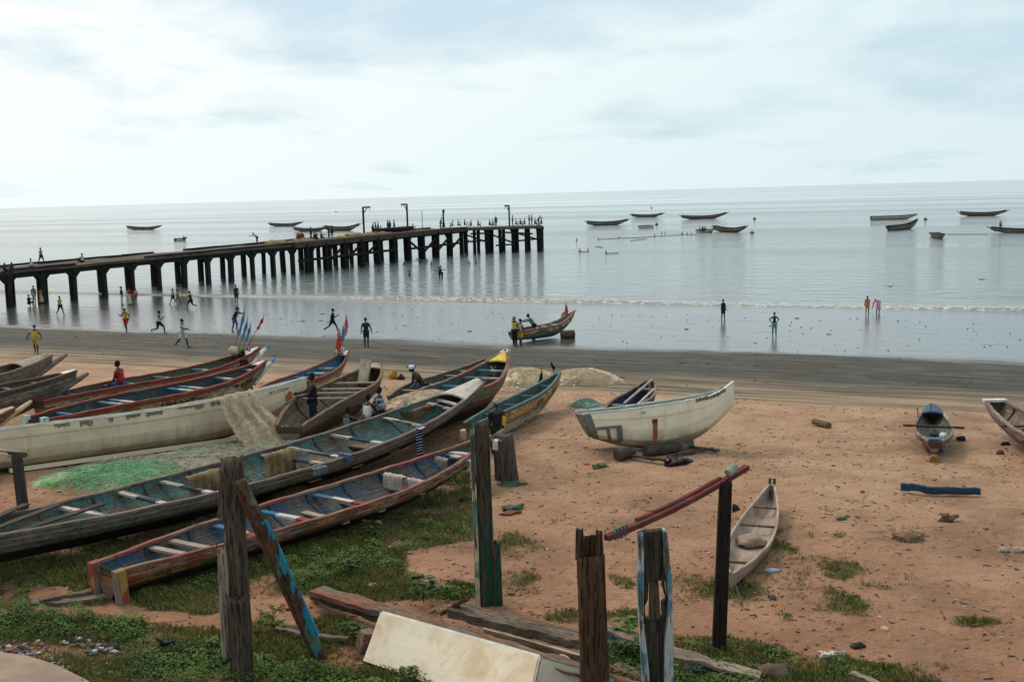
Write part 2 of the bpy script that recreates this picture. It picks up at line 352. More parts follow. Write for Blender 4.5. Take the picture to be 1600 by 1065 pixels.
pat = M.step(M.noise(M.mapv(v, (1, 1.6, 1)), .55, 8, .7), .56, .70); dry = M.mix(M.m_('MULTIPLY', pat, .5), dry, (.15, .085, .05)); dry = M.mix(M.m_('MULTIPLY', M.step(M.noise(v, .22, 5, .6), .52, .64), .35), dry, (.17, .10, .06))
c = M.mix(M.step(s2, 24.8, 29.6), wet, damp); c = M.mix(M.step(s1, 35, 43), c, strand); c = M.mix(M.step(M.m_('ADD', s0, M.m_('MULTIPLY', wob, .25)), 43.6, 46), c, dry)
at = M.n('ShaderNodeAttribute'); at.attribute_name = 'grass_cover'
gmix = M.m_('MULTIPLY', M.step(M.m_('ADD', at.outputs['Fac'], M.m_('MULTIPLY', M.m_('SUBTRACT', fine, .5), .8)), .2, .6), .8)
c = M.mix(gmix, c, (.045, .055, .016)); M.color(c)
ro = M.m_('ADD', M.m_('MULTIPLY', M.step(s2, 25.2, 28.6), .62), .13)
ro = M.m_('ADD', ro, M.m_('MULTIPLY', M.step(M.noise(M.mapv(SH, (.25, .8, 1)), 1, 8, .7), .5, .75), .14), True); M.l(ro, M.b.inputs['Roughness'])
sw = M.m_('SUBTRACT', 1.0, M.m_('MULTIPLY', M.step(s1, 25.8, 28), .85)); M.l(sw, M.b.inputs['Specular IOR Level'])
amp = M.m_('ADD', .06, M.m_('MULTIPLY', M.step(s0, 26, 50), 1.0))
hh = M.m_('MULTIPLY', M.m_('ADD', M.m_('MULTIPLY', M.noise(v, 3.2, 8, .68), 1.3), M.m_('MULTIPLY', M.noise(v, 14, 6, .7), .5)), amp)
hh = M.m_('ADD', hh, M.m_('MULTIPLY', M.m_('MULTIPLY', streak, .10), M.step(s0, 20, 40)))
vo = M.n('ShaderNodeTexVoronoi'); vo.inputs['Scale'].default_value = 1.7; wv = M.n('ShaderNodeVectorMath', operation='ADD'); M.l(v, wv.inputs[0]); nzc = M.n('ShaderNodeTexNoise'); nzc.inputs['Scale'].default_value = 1.3; M.l(v, nzc.inputs['Vector']); M.l(nzc.outputs['Color'], wv.inputs[1]); M.l(wv.outputs[0], vo.inputs['Vector'])
dent = M.m_('MULTIPLY', M.step(vo.outputs['Distance'], .12, .34), M.step(s0, 44, 49)); hh = M.m_('ADD', hh, M.m_('MULTIPLY', dent, .55)); M.bump(hh, .9, .19)
g = m.build('beach_ground', M.m, smooth=True); tag(g, 'brown sand beach sloping down to the wet shore', None, None, 'structure')
a = g.data.attributes.new('grass_cover', 'FLOAT', 'POINT'); a.data.foreach_set('value', gm)
# sea
ts = []; v = -700.; 
def rng(a, b, st): 
    r = []; 
    while a < b: r.append(a); a += st
    return r
TS = [-30000, -12000, -5000, -2000, -900] + rng(-400, -110, 20) + rng(-110, 90, .9) + rng(90, 400, 20) + [900, 2000, 5000, 12000, 30000]
SS = rng(-2.5, 26, .32) + [28, 31, 35, 40, 48, 60, 80, 120, 200, 400, 900, 2000, 5000, 12000, 28000]
vs = []
for s in SS:
    for t in TS:
        z = 0.
        if s < 27 and abs(t) < 420:
            q = s - 1.1 - .5 * n2(t, 0, .035) - .25 * n2(t, 3, .2); h_ = .26 * max(.12, min(1, .6 + .9 * n2(t, 7, .03)))
            z += h_ * math.exp(-((q) / (.32 if q < 0 else 1.3)) ** 2) + .05 * math.exp(-((q - 2.2) / .7) ** 2)
            k_ = max(0, min(1, (t + 12) / 25)) ; q2 = s - 11.5 - 1.2 * n2(t, 1, .02); z += .2 * k_ * math.exp(-(q2 / .8) ** 2) * (.6 + .6 * n2(t, 11, .1))
            q3 = s - 16.5 - 1.5 * n2(t, 2, .02); z += .13 * k_ * math.exp(-(q3 / 1.) ** 2) * (.6 + .7 * n2(t, 15, .1))
        # world position of shore coordinates: n = seaward unit, a = along unit
        nxv, nyv = .4254, .905; X = .47 * 95.5 * .819 * 0; bx, by = 36.77, 78.23
        vs.append((bx + s * nxv + t * .905, by + s * nyv - t * .4254, z))
nt_ = len(TS); m = MB(); m.add(vs, [(i * nt_ + j, i * nt_ + j + 1, (i + 1) * nt_ + j + 1, (i + 1) * nt_ + j)[::-1] for i in range(len(SS) - 1) for j in range(nt_ - 1)])
M = NM('sea_water', .12, .5); v = M.co(); M.b.inputs['IOR'].default_value = 1.33
sp = M.n('ShaderNodeSeparateXYZ'); M.l(v, sp.inputs[0])
s0 = M.m_('MULTIPLY', M.m_('SUBTRACT', M.m_('ADD', M.m_('MULTIPLY', sp.outputs[0], .47), sp.outputs[1]), 95.5), .905)
al = M.m_('SUBTRACT', M.m_('MULTIPLY', sp.outputs[0], .905), M.m_('MULTIPLY', sp.outputs[1], .425))
cb = M.n('ShaderNodeCombineXYZ'); M.l(al, cb.inputs[0]); M.l(s0, cb.inputs[1]); SH = cb.outputs[0]
fo = M.m_('ADD', s0, M.m_('MULTIPLY', M.m_('SUBTRACT', M.noise(M.mapv(SH, (.12, .3, 1)), 1, 6, .7), .5), 6.))
lace = M.step(M.noise(M.mapv(SH, (1.1, 3.2, 1)), 1.6, 9, .8, .6), .50, .60)
band = M.m_('MULTIPLY', M.step(fo, -.2, .5), M.m_('SUBTRACT', 1.0, M.step(fo, 2.2, 5.2)))
foam = M.m_('MULTIPLY', M.m_('MULTIPLY', lace, band), M.step(al, -78, -28))
base = M.mix(M.step(s0, 0, 9), (.17, .155, .125), (.13, .155, .15))
M.color(M.mix(foam, base, (.75, .76, .74)))
slick = M.step(M.noise(M.mapv(SH, (.0016, .012, 1)), 1, 5, .6), .42, .60)
M.l(M.m_('ADD', M.m_('ADD', M.m_('ADD', .08, M.m_('MULTIPLY', M.step(s0, 100, 900), -.03)), M.m_('MULTIPLY', slick, .10)), M.m_('MULTIPLY', foam, .5)), M.b.inputs['Roughness'])
w1 = M.noise(M.mapv(SH, (.8, 2.0, 1)), 1.0, 7, .66, .5); w2 = M.noise(M.mapv(SH, (.26, .55, 1)), 1.0, 4, .55)
ht = M.m_('ADD', M.m_('MULTIPLY', w1, M.m_('ADD', .3, M.m_('MULTIPLY', slick, .5))), M.m_('MULTIPLY', w2, 2.2))
far = M.step(s0, 120, 900); ht = M.m_('MULTIPLY', ht, M.m_('SUBTRACT', 1.0, M.m_('MULTIPLY', far, .90))); M.bump(ht, .75, .26)
o = m.build('sea_water', M.m, smooth=True); tag(o, 'calm pale grey sea reaching the horizon with a low breaker on the sand', None, None, 'structure')
# road edge at the corner
P = [gp(x, y, .05) for x, y in ((-60, 1012), (0, 1020), (45, 1026), (90, 1040), (130, 1057), (165, 1080), (210, 1120), (260, 1180))]
top = [Vector((p.x, p.y, ground(p.x, p.y) + .09)) for p in P]
low_ = [Vector((p.x - 1.5, 4.0, top[0].z + .05)) for p in P]; m = MB()
rows = [[a_.lerp(b_, k / 6) for a_ in [pt] for k in range(7)] for pt, b_ in zip(top, low_)]
m.sheet(rows, (0, 0, 1), .3); tag(m.build('road', plain('road_concrete', (.30, .21, .155), .85, .25, 1.2)), 'edge of a dusty concrete road in the lower left corner', None, None, 'structure')
# ------------------------------------------------------------------ boats
def shp(t, sh):
    r0, r1, tm, p0, p1 = sh
    return 1 - (1 - r0) * abs(1 - t / tm) ** p0 if t < tm else 1 - (1 - r1) * abs((t - tm) / (1 - tm)) ** p1
SEC = {'plank': [(1, 1), (.965, .82), (.91, .66), (.60, .38), (.30, .10), (0, 0)],
       'round': [(1, 1), (1.0, .80), (.985, .76), (.965, .74), (.93, .48), (.80, .22), (.55, .07), (.12, .0), (0, -.02)],
       'dug': [(1, 1), (.97, .6), (.8, .22), (.5, .05), (0, 0)]}
class Boat:
    def __init__(s, name, label, cat, P, sh, sec='plank', k0=.25, k1=None, grp=None, base=None, n=26, th=.05, roll=0., kp=.55, sheer=None, rk=0.):
        x0, y0, x1, y1, s.beam, s.h0, s.hm, s.h1 = P; s.L = math.hypot(x1 - x0, y1 - y0); s.sh = sh; s.sec = SEC[sec]; s.n = n; s.th = th; s.kp = kp; s.sheer = sheer; s.rk = rk
        s.ang = math.atan2(y1 - y0, x1 - x0); s.k0 = k0; s.k1 = (s.h1 - .3) if k1 is None else k1
        if base is None: s.z0, s.z1 = tz(x0, y0), tz(x1, y1)
        else: s.z0 = s.z1 = base
        s.root = empty(name, (x0, y0, min(s.z0, s.z1)), s.ang, label, cat, grp); s.zr = min(s.z0, s.z1)
        if roll: s.root.rotation_mode = 'XYZ'; s.root.rotation_euler = (roll, 0, s.ang)
    def gz(s, t): return s.z0 + (s.z1 - s.z0) * t - s.zr
    def zg(s, t):
        if s.sheer: return s.gz(t) + interp(t, [q[0] for q in s.sheer], [q[1] for q in s.sheer])
        return s.gz(t) + s.hm + (s.h0 - s.hm) * max(0, 1 - t / .5) ** 2.2 + (s.h1 - s.hm) * max(0, (t - .5) / .5) ** 2.2
    def zb(s, t): return s.gz(t) + .04 + s.k0 * max(0, 1 - t / .45) ** 2 + s.k1 * max(0, (t - s.kp) / (1 - s.kp)) ** 2.3
    def w(s, t): return s.beam / 2 * shp(t, s.sh)
    def cs(s, t, ins=0., fl=0.):
        g, b, w_ = s.zg(t), s.zb(t) + fl, max(s.w(t) - ins, .012); b = min(b, g - .08)
        return [(w_ * a, b + (g - b) * c_) for a, c_ in s.sec]
    def X(s, t, z):
        if not s.rk or t > .25: return t * s.L
        b, g = s.zb(t), s.zg(t); return t * s.L - s.rk * min(1.1, max(0, (z - b) / (g - b))) * (1 - t / .25)
    def pt(s, t, y, z): return Vector((t * s.L, y, z))
    def loc(s, px, py, hh):   # world -> local of a pixel at a height above the hull base, for things lying on the boat
        p = gp(px, py, hh); c_, s_ = math.cos(-s.ang), math.sin(-s.ang); q = p - s.root.location
        return Vector((q.x * c_ - q.y * s_, q.x * s_ + q.y * c_, q.z))
    def side(s, t, side, v, off=.006):   # point on the outer skin, v metres below the gunwale; side +1 = right of heading
        c = s.cs(t); d = 0.
        for (a, b), (c2, d2) in zip(c, c[1:]):
            l = math.hypot(c2 - a, d2 - b)
            if d + l >= v or (c2, d2) == c[-1]:
                k = min(1, (v - d) / l) if l else 0; nn = Vector((0, -(b - d2), -(a - c2) * -1)); y = a + (c2 - a) * k; z = b + (d2 - b) * k
                nv = Vector((0, (b - d2), -(a - c2))).normalized()
                return Vector((s.X(t, z), -side * (y + nv.y * off), z + nv.z * off))
            d += l
    def shell(s, name, mat, ins=0., fl=0., rev=False, t0=0., t1=1.):
        m = MB(); uv = []; n = s.n
        for i in range(n + 1):
            t = t0 + (t1 - t0) * i / n
            c = s.cs(t, ins, fl); ring = [(-y, z) for y, z in c] + [(y, z) for y, z in c[::-1][1:]]
            acc = [0.]
            for (a, b), (a2, b2) in zip(c, c[1:]): acc.append(acc[-1] + math.hypot(a2 - a, b2 - b))
            vv = acc + acc[::-1][1:]
            for (y, z), q in zip(ring, vv): m.v.append((s.X(t, z), y, z)); uv.append((t * s.L, q))
        k = len(ring)
        for i in range(n):
            for j in range(k - 1):
                f = (i * k + j, i * k + j + 1, (i + 1) * k + j + 1, (i + 1) * k + j); m.f.append(f if not rev else f[::-1]); m.mi.append(0)
        if not rev: m.f.append(tuple(range(k))); m.mi.append(0); m.f.append(tuple(n * k + j for j in range(k))[::-1]); m.mi.append(0)
        return m.build(name, mat, s.root, uv=uv)
    def hull(s, outer, inner, rimm, rw=.09, rh=.06, rub=None, fl=.12):
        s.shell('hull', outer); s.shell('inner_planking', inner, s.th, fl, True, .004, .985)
        for sg in (1, -1):
            m = MB(); m.sweep([(s.X(t, s.zg(t)), sg * (s.w(t) - s.th * .4), s.zg(t) + rh * .35 + .008 * math.sin(t * 61 + sg)) for t in [i / s.n for i in range(s.n + 1)]], rw, rh); m.build('gunwale', rimm, s.root)
            if rub: 
                m = MB(); m.sweep([s.side(t, sg, rub[0], .02) for t in [i / s.n * .97 for i in range(s.n + 1)]], .05, rub[1]); m.build('rubbing_strake', rub[2], s.root)
    def thwart(s, t, mats, w_=.17, th=.05, dz=.07, skew=0., over=-.03, cuts=None, name='thwart'):
        z = s.zg(t) - dz; W = s.w(t) + over; cuts = cuts or [i / len(mats) for i in range(len(mats) + 1)]; pts = [Vector((t * s.L + skew * (c - .5), W - 2 * W * c, z)) for c in cuts]
        m = MB(); m.sweep(pts, w_, th, list(range(len(mats)))); return m.build(name, list(mats), s.root)
    def rib(s, t, mat, w_=.05, v1=None):
        m = MB(); c = s.cs(t, s.th + .02, .10); pts = [(t * s.L, -y, z) for y, z in c] + [(t * s.L, y, z) for y, z in c[::-1][1:]]
        m.sweep(pts, w_, .05, up=(1, 0, 0)); m.build('rib', mat, s.root)
    def deck(s, t0, t1, mat, up=.03, name='bow_deck', cam=.05, n=8):
        P = [[Vector((t * s.L, (s.w(t) - .0) * k, s.zg(t) + up + cam * (1 - k * k))) for k in (-1, -.6, -.2, .2, .6, 1)] for t in [t0 + (t1 - t0) * i / n for i in range(n + 1)]]
        m = MB(); m.sheet(P, (0, 0, 1), .05); return m.build(name, mat, s.root)
    def ram(s, mat, out=.7, t0=.93, rise=.1, r=.09, name='ram', tip=None, end=1, z_in=None):
        m = MB(); sg = 1
        if end: a = Vector((t0 * s.L, 0, s.zb(t0) + .03)); b = Vector((s.L + out, 0, s.zg(1) + rise))
        else: a = Vector(((1 - t0) * s.L, 0, s.zb(1 - t0) + .03)); b = Vector((-out, 0, s.zg(0) + rise))
        m.tube([a, a.lerp(b, .4), a.lerp(b, .8), b], [r * 1.2, r, r * .8, r * .55], 8, flat=.8)
        if tip: m.tube([a.lerp(b, .86), b + (b - a) * .012], [r * .84, r * .6], 8, 1, flat=.82)
        return m.build(name, [mat, tip] if tip else mat, s.root)
    def post(s, t, y, z0, z1, mat, w_=.12, d=.08, lean=0., name='stern_post'):
        m = MB(); m.sweep([(t * s.L, y, z0), (t * s.L + lean, y * 1.02, z1)], w_, d, up=(1, 0, 0)); return m.build(name, mat, s.root)
    def transom(s, mat, t=0., top=.0, name='transom', th=.06, inset=.0):
        c = s.cs(t); poly = [(-y, min(z, s.zg(t) - top)) for y, z in c] + [(y, min(z, s.zg(t) - top)) for y, z in c[::-1][1:]]
        b_, g_ = s.zb(t), s.zg(t); q_ = math.hypot(s.rk, g_ - b_) / (g_ - b_); poly = [(y, (z - b_) * q_) for y, z in poly]
        m = MB(); m.slab(poly, (t * s.L - .035 + inset, 0, b_), (0, 1, 0), (-s.rk, 0, g_ - b_), th); return m.build(name, mat, s.root)
    def text(s, txt, t0, v0, h, sd_, mat, squeeze=1., name='lettering'):
        cu_ = bpy.data.curves.new('t', 'FONT'); cu_.body = txt; cu_.size = 1; cu_.offset = .012; ob = bpy.data.objects.new('t', cu_); COL.objects.link(ob)
        bpy.context.view_layer.update(); me0 = ob.to_mesh(); vs = [v.co.copy() for v in me0.vertices]; fs = [tuple(p.vertices) for p in me0.polygons]; ob.to_mesh_clear()
        COL.objects.unlink(ob); bpy.data.objects.remove(ob)
        m = MB()   # sd_ +1: right side of heading, reading stern to bow
        for v in vs:
            u = v.x * h * squeeze / .72; vv = v0 + h - v.y * h / .72
            t = t0 + (u / s.L) * (1 if sd_ > 0 else -1); m.v.append(tuple(s.side(t, sd_, vv, .009)))
        m.f = fs; m.mi = [0] * len(fs); return m.build(name, mat, s.root)
    def patch(s, t0, t1, v0, v1, sd_, mat, name, off=.012, ns=6, jit=0.):
        m = MB(); P = [[s.side(t0 + (t1 - t0) * i / ns, sd_, v0 + (v1 - v0) * j / 4 + (random.uniform(-jit, jit) if j in (0, 4) else 0), off) for j in range(5)] for i in range(ns + 1)]
        m.grid(P if sd_ > 0 else P[::-1]); return m.build(name, mat, s.root)
WD = (.20, .15, .11)
wood_grey = timber('grey_boat_wood', (.24, .20, .16), (.11, .088, .07), 'x', .6)
wood_dark = timber('dark_boat_wood', (.10, .075, .055), (.045, .034, .026), 'x', .6)
wood_brown = timber('brown_boat_wood', (.23, .145, .085), (.10, .065, .042), 'x', .6)
wood_pale = timber('pale_bench_wood', (.42, .35, .28), (.24, .19, .15), 'y', .3)
black = plain('black_paint', (.012, .012, .014), .6, .3, 9)
def pw(name, c, amt=.75, c2=None, axis='y', wood=((.30, .24, .19), (.14, .11, .085))): return timber(name, wood[0], wood[1], axis, .35, paint=[c] if c2 is None else [c, c2], pamt=amt)
t_white = pw('white_painted_bench', (.48, .43, .37), .58); t_navy = pw('navy_painted_bench', (.03, .04, .075), .6); t_blue = pw('blue_painted_bench', (.045, .12, .22), .6)
t_red = pw('red_painted_bench', (.24, .05, .04), .58); t_sky = pw('sky_blue_painted_bench', (.07, .19, .28), .6)
rim_red = timber('red_gunwale_paint', (.22, .13, .09), (.10, .06, .045), 'x', .4, paint=[(.23, .048, .032), (.18, .04, .028)], pamt=.56)
rim_pink = timber('faded_red_gunwale', (.30, .20, .15), (.12, .075, .055), 'x', .5, paint=[(.28, .075, .062), (.20, .05, .04)], pamt=.48)
rim_purple = timber('worn_grey_gunwale', (.26, .20, .17), (.10, .075, .065), 'x', .6, paint=[(.17, .11, .12)], pamt=.40)
rim_white = plain('white_gunwale', (.60, .56, .50), .6, .3, 3)
white_p = plain('weathered_white_paint', (.62, .58, .50), .7, .35, 2.5)
yel_p = plain('yellow_paint', (.62, .44, .03), .55, .3, 3)
PIR = (.35, .05, .5, 2., 2.2)
# --- big teal pirogue
B = Boat('fishing_boat', 'long weathered pirogue with teal inside and white and navy striped crossbeams', 'boat', (-11.06, 19.57, -1.03, 34.19, 2.5, 1.15, .82, 1.61), (.35, .12, .5, 2., 2.6), k0=.45, k1=1.15, n=36, grp='wooden fishing boats drawn up on the sand')
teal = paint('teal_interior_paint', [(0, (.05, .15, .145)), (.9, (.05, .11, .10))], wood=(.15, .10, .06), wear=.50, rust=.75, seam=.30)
B.hull(paint('grey_green_hull_paint', [(0, (.22, .19, .14)), (.26, (.19, .23, .165)), (.52, (.03, .027, .023))], wear=.32, rust=.5, seam=.26, shade_from=.46), teal, rim_purple, .11, .05, (.09, .03, wood_grey))
TL = B; TEAL = B
def fitt(B, far, near, mats, **k):   # thwart through two rim pixels
    a = B.loc(*far, B.hm); b = B.loc(*near, B.hm); t = (a.x + b.x) / 2 / B.L; return B.thwart(min(max(t, .05), .9), mats, skew=max(-.5, min(.5, b.x - a.x)), **k)
wnw = [t_white, t_navy, t_white]
for f, nn, mm in (((90, 793), (162, 806), [t_white]), ((187, 766), (269, 787), wnw), ((259, 749), (358, 770), wnw), ((423, 706), (525, 720), wnw), ((451, 693), (553, 711), wnw), ((516, 676), (616, 692), wnw), ((575, 654), (662, 670), wnw), ((623, 639), (687, 651), wnw), ((656, 628), (709, 639), [t_white])):
    fitt(B, f, nn, mm, cuts=[0, .36, .72, 1] if len(mm) == 3 else None, w_=.15)
for t in (.52, .61, .70): B.thwart(t, [wood_brown], w_=.42, th=.05, dz=.42, over=-.25, name='seat_board')
for t in (.16, .24, .32, .40, .48, .56, .64, .72, .80): B.rib(t, plain('dirty_teal_rib', (.05, .075, .06), .9, .6, 8), .05)
B.deck(.905, .99, timber('white_bow_boards', (.62, .57, .49), (.36, .31, .25), 'x', .5), .04, cam=.14)
for t, y in ((.13, -.5), (.10, .0), (.08, .4)):
    m = MB(); m.box((t * B.L, y, B.zg(t) + .06), (2.6, .16, .04), (0, 0, .25 + y * .3)); m.build('loose_board', wood_dark, B.root)
B.patch(.93, .95, .55, .85, 1, plain('red_disc', (.42, .06, .04)), 'red_mark', .01)
# --- front blue pirogue
orn1 = [(.46, .27, .075), (.52, .32, .09), (.34, .10, .04), (.45, .38, .25), (.06, .16, .09), (.34, .19, .06)]
B = Boat('fishing_boat', 'nearest pirogue, blue inside with red rims and ochre sides, its square end in grass', 'boat', (-7.53, 19.32, -.65, 27.73, 1.93, .66, .68, 1.12), (.42, .04, .5, 2., 2.2), k0=.02, k1=.85, n=34, grp='wooden fishing boats drawn up on the sand'); FB = B
B.hull(paint('ochre_hull_paint', [(0, (.42, .25, .07)), (.36, (.15, .09, .035)), (.52, (.035, .027, .02))], wear=.36, rust=.5, orn=(.04, .36, orn1), seam=.22, shade_from=.42), paint('blue_interior_paint', [(0, (.025, .075, .135)), (.9, (.018, .035, .06))], wood=(.16, .12, .09), wear=.6, rust=.35, seam=.25), rim_pink, .11, .06, (.10, .045, rim_pink))
B.transom(wood_brown, 0, .3); 
opost = pw('ochre_painted_post', (.36, .20, .06), .55, (.30, .07, .04), 'z')
for sg in (1, -1): B.post(0, sg * (B.w(0) + .0), .03, B.zg(0) + .05, opost, .16, .20, -.06)
bwr = [t_blue, t_white, t_red]
for f, nn, mm in (((241, 851), (302, 862), [wood_pale]), ((274, 841), (340, 853), [wood_pale]), ((341, 817), (400, 832), bwr), ((420, 797), (506, 813), bwr), ((511, 773), (600, 789), bwr), ((589, 739), (652, 751), [t_blue, t_white, t_white]), ((656, 712), (720, 726), bwr), ((695, 696), (742, 702), [t_white])):
    fitt(B, f, nn, mm, w_=.16)
for t in (.47, .57, .70): B.thwart(t, [wood_pale], w_=.18, th=.04, dz=.30, over=-.16, name='seat_board')
for t in (.10, .20, .30, .40, .50, .60, .70, .80): B.rib(t, plain('dirty_blue_rib', (.03, .045, .06), .9, .6, 8), .05)
B.ram(pw('pale_ram_paint', (.5, .38, .28), .6, (.30, .2, .13), 'x'), .55, .9, .05, .13, tip=wood_grey)
B.text('CZ', .06, .17, .13, 1, black, 1.3)
# --- yellow bowed pirogue
B = Boat('fishing_boat', 'pirogue with a yellow bow deck and faded red rims behind the long teal one', 'boat', (-3.38, 32.1, -.22, 40.48, 1.93, 1.0, 1.2, 1.99), (.4, .06, .5, 2., 2.2), k0=.1, k1=1.7, n=30, grp='wooden fishing boats drawn up on the sand'); YB = B
B.hull(paint('ochre_brown_hull_paint', [(0, (.25, .15, .07)), (.5, (.28, .19, .10)), (.9, (.08, .06, .04))], wear=.45, rust=.4, shade_from=.7), paint('dark_teal_interior', [(0, (.035, .11, .11)), (.6, (.02, .05, .05))], wear=.35, rust=.3), rim_pink, .13, .07)
for t in (.2, .4, .55, .72, .82): B.thwart(t, [t_sky, t_white], w_=.12)
B.deck(.89, .975, yel_p, .03); 
m = MB(); m.sheet([[Vector((t * B.L, B.w(t) * k_, B.zg(t) + .09)) for k_ in (-1, 0, 1)] for t in (.97, .985, 1.0)], (0, 0, 1), .12); m.build('bow_cap', white_p, B.root)
m = MB(); m.blob((.987 * B.L, 0, B.zg(.99) + .10), (.12, .05, .03), 10, 6); m.build('bow_emblem', plain('red_disc', (.42, .06, .04)), B.root)
B.ram(pw('blue_grey_ram', (.16, .24, .30), .6, None, 'x'), .42, .93, -.02, .10)
m = MB()
for i in range(5): m.tube([(.86 * B.L + random.uniform(-.2, .2), .1 + random.uniform(-.12, .12), B.zg(.86) - .05 - .16 * k) for k in range(5)], .012, 4)
m.build('hanging_rope', plain('rope', (.30, .26, .18)), B.root)
# --- pirogue behind, where the bare-backed man sits
B = Boat('fishing_boat', 'low dark pirogue under the bare backed man, alongside the yellow bowed one', 'boat', (-3.97, 35.8, -1.04, 43.14, 1.61, .88, 1.03, 1.42), PIR, grp='wooden fishing boats drawn up on the sand'); SB = B
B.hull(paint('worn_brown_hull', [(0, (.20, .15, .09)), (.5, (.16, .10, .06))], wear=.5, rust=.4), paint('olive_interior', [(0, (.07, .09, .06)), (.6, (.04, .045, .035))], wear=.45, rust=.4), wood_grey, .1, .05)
for t in (.2, .38, .68, .8): B.thwart(t, [wood_pale], w_=.12)
B.post(.0, 0, .0, 1.15, yel_p, .30, .12, .05); B.ram(wood_grey, .3, .92, 0, .08)
# --- lettered pirogue by the net heaps
orn2 = [(.36, .20, .05), (.42, .26, .08), (.40, .10, .05), (.50, .42, .28), (.36, .20, .05), (.06, .14, .22)]
B = Boat('fishing_boat', 'cream pirogue with an orange lettered band and teal rim, bow towards the net heaps', 'boat', (-1.26, 30.57, 1.75, 40.08, .80, .89, .92, 1.22), (.5, .06, .5, 2., 2.2), k0=.25, k1=.95, n=28, grp='wooden fishing boats drawn up on the sand'); LB = B
B.hull(paint('cream_lettered_hull', [(0, (.07, .12, .12)), (.07, (.46, .27, .08)), (.40, (.34, .25, .13)), (.43, (.52, .45, .33)), (1.0, (.45, .37, .27))], wear=.22, rust=.3, orn=(.08, .13, orn2), seam=.45), paint('green_grey_interior', [(0, (.06, .12, .12))], wear=.4, rust=.3), pw('teal_rim_paint', (.09, .15, .155), .6, None, 'x'), .09, .05, (.41, .04, wood_brown))
B.text('DAKAM', .56, .15, .17, 1, black, 1.05); B.text('GAMOU', .80, .15, .16, 1, black, .8); B.text('BAC', .66, .50, .15, 1, plain('navy_paint', (.03, .05, .15)), 1.1)
m = MB(); m.box((0, 0, 0), (.01, .01, .01)); 
for t in (.2, .4, .6, .8): B.thwart(t, [t_blue], w_=.11)
B.transom(opost, 0, .25)
for sg in (1, -1): B.post(.0, sg * (B.w(0) - .03), .55, 1.22, pw('cream_post_paint', (.50, .36, .22), .7, (.35, .10, .05), 'z'), .15, .12, -.15)
B.ram(pw('orange_ram', (.34, .13, .07), .6, None, 'x'), .12, .93, -.05, .07)
# --- brown open boat
B = Boat('fishing_boat', 'bare brown wooden boat with open ribs and a pale box post at its bow', 'boat', (-6.72, 31.82, -5.2, 40.88, 1.89, .68, 1.1, 1.43), (.45, .2, .5, 2., 2.6), k0=.1, k1=.9, grp='wooden fishing boats drawn up on the sand'); RB = B
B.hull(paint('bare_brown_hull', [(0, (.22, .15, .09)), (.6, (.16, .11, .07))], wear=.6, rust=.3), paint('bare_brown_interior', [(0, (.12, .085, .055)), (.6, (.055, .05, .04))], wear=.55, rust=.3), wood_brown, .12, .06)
for t in (.38, .5, .6, .73): B.thwart(t, [wood_pale], w_=.11, skew=.15)
for t in (.3, .42, .54, .66, .8): B.rib(t, wood_dark)
m = MB(); m.box((.88 * B.L, .1, B.zg(.88) + .05), (.36, .34, .88), (.12, .25, .1), jit=.02); m.build('box_post', plain('cream_board', (.52, .42, .28), .8, .3, 3), B.root)
B.deck(.93, 1., wood_pale, .05, 'bow_cap')
# --- flagged boat with blue inside
B = Boat('fishing_boat', 'red rimmed pirogue, bright blue inside, with red and white pennants at its bow', 'boat', (-8.9, 35.97, -7.02, 46.03, 1.4, .71, .96, 1.48), PIR, k0=.1, grp='wooden fishing boats drawn up on the sand'); GB = B
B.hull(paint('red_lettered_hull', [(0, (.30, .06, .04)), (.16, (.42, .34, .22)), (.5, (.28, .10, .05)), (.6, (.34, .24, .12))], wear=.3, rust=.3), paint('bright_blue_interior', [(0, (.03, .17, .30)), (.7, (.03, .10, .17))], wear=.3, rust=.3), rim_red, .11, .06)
B.text('MUIYI', .70, .2, .22, 1, black, 1.1)
for t in (.55, .66, .76): B.thwart(t, [t_sky, t_white, t_sky], w_=.14)
B.deck(.93, .99, white_p, .03, 'bow_cap')
m = MB(); m.blob((.93 * B.L, .1, B.zg(.93) + .25), .2, 12, 8, .1); m.build('float', white_p, B.root)
# --- long red rimmed boat
orn3 = [(.34, .30, .20), (.40, .33, .18), (.28, .12, .06), (.16, .20, .12), (.34, .30, .20), (.44, .30, .08)]
B = Boat('fishing_boat', 'red rimmed pirogue, dark teal inside, directly behind the big white hull', 'boat', (-14.2, 31.71, -9.19, 39.99, 1.97, 1.09, 1.22, 1.68), (.45, .04, .5, 2., 2.2), k0=.1, k1=1.3, n=28, grp='wooden fishing boats drawn up on the sand'); MBt = B
B.hull(paint('ornate_hull_paint', [(0, (.28, .06, .04)), (.12, (.36, .30, .18)), (.55, (.30, .24, .14)), (.8, (.10, .08, .05))], wear=.36, rust=.35, orn=(.12, .52, orn3)), paint('deep_teal_interior', [(0, (.025, .075, .09)), (.5, (.018, .045, .055))], wear=.25, rust=.3), rim_red, .14, .07)
for t in (.30, .345, .60, .645, .80, .92): B.thwart(t, [t_sky, t_white, t_sky], w_=.15)
B.thwart(.12, [t_sky], w_=.12); B.deck(.945, .99, white_p, .04, 'bow_cap')
B.ram(white_p, .45, .93, .05, .11, tip=plain('blue_tip', (.08, .2, .35)))
B.text('NIAAYE', .40, .16, .26, 1, black, 1.2); B.text('NDAYE', .66, .16, .26, 1, black, 1.0); B.text('MOUS', .80, .17, .24, 1, black, .95)
B.transom(t_sky, 0, .1)
for sg in (1, -1): B.post(0, sg * B.w(0) * .95, .3, B.zg(0) + .12, pw('white_blue_post', (.55, .55, .5), .6, (.08, .25, .35), 'z'), .22, .16, 0)
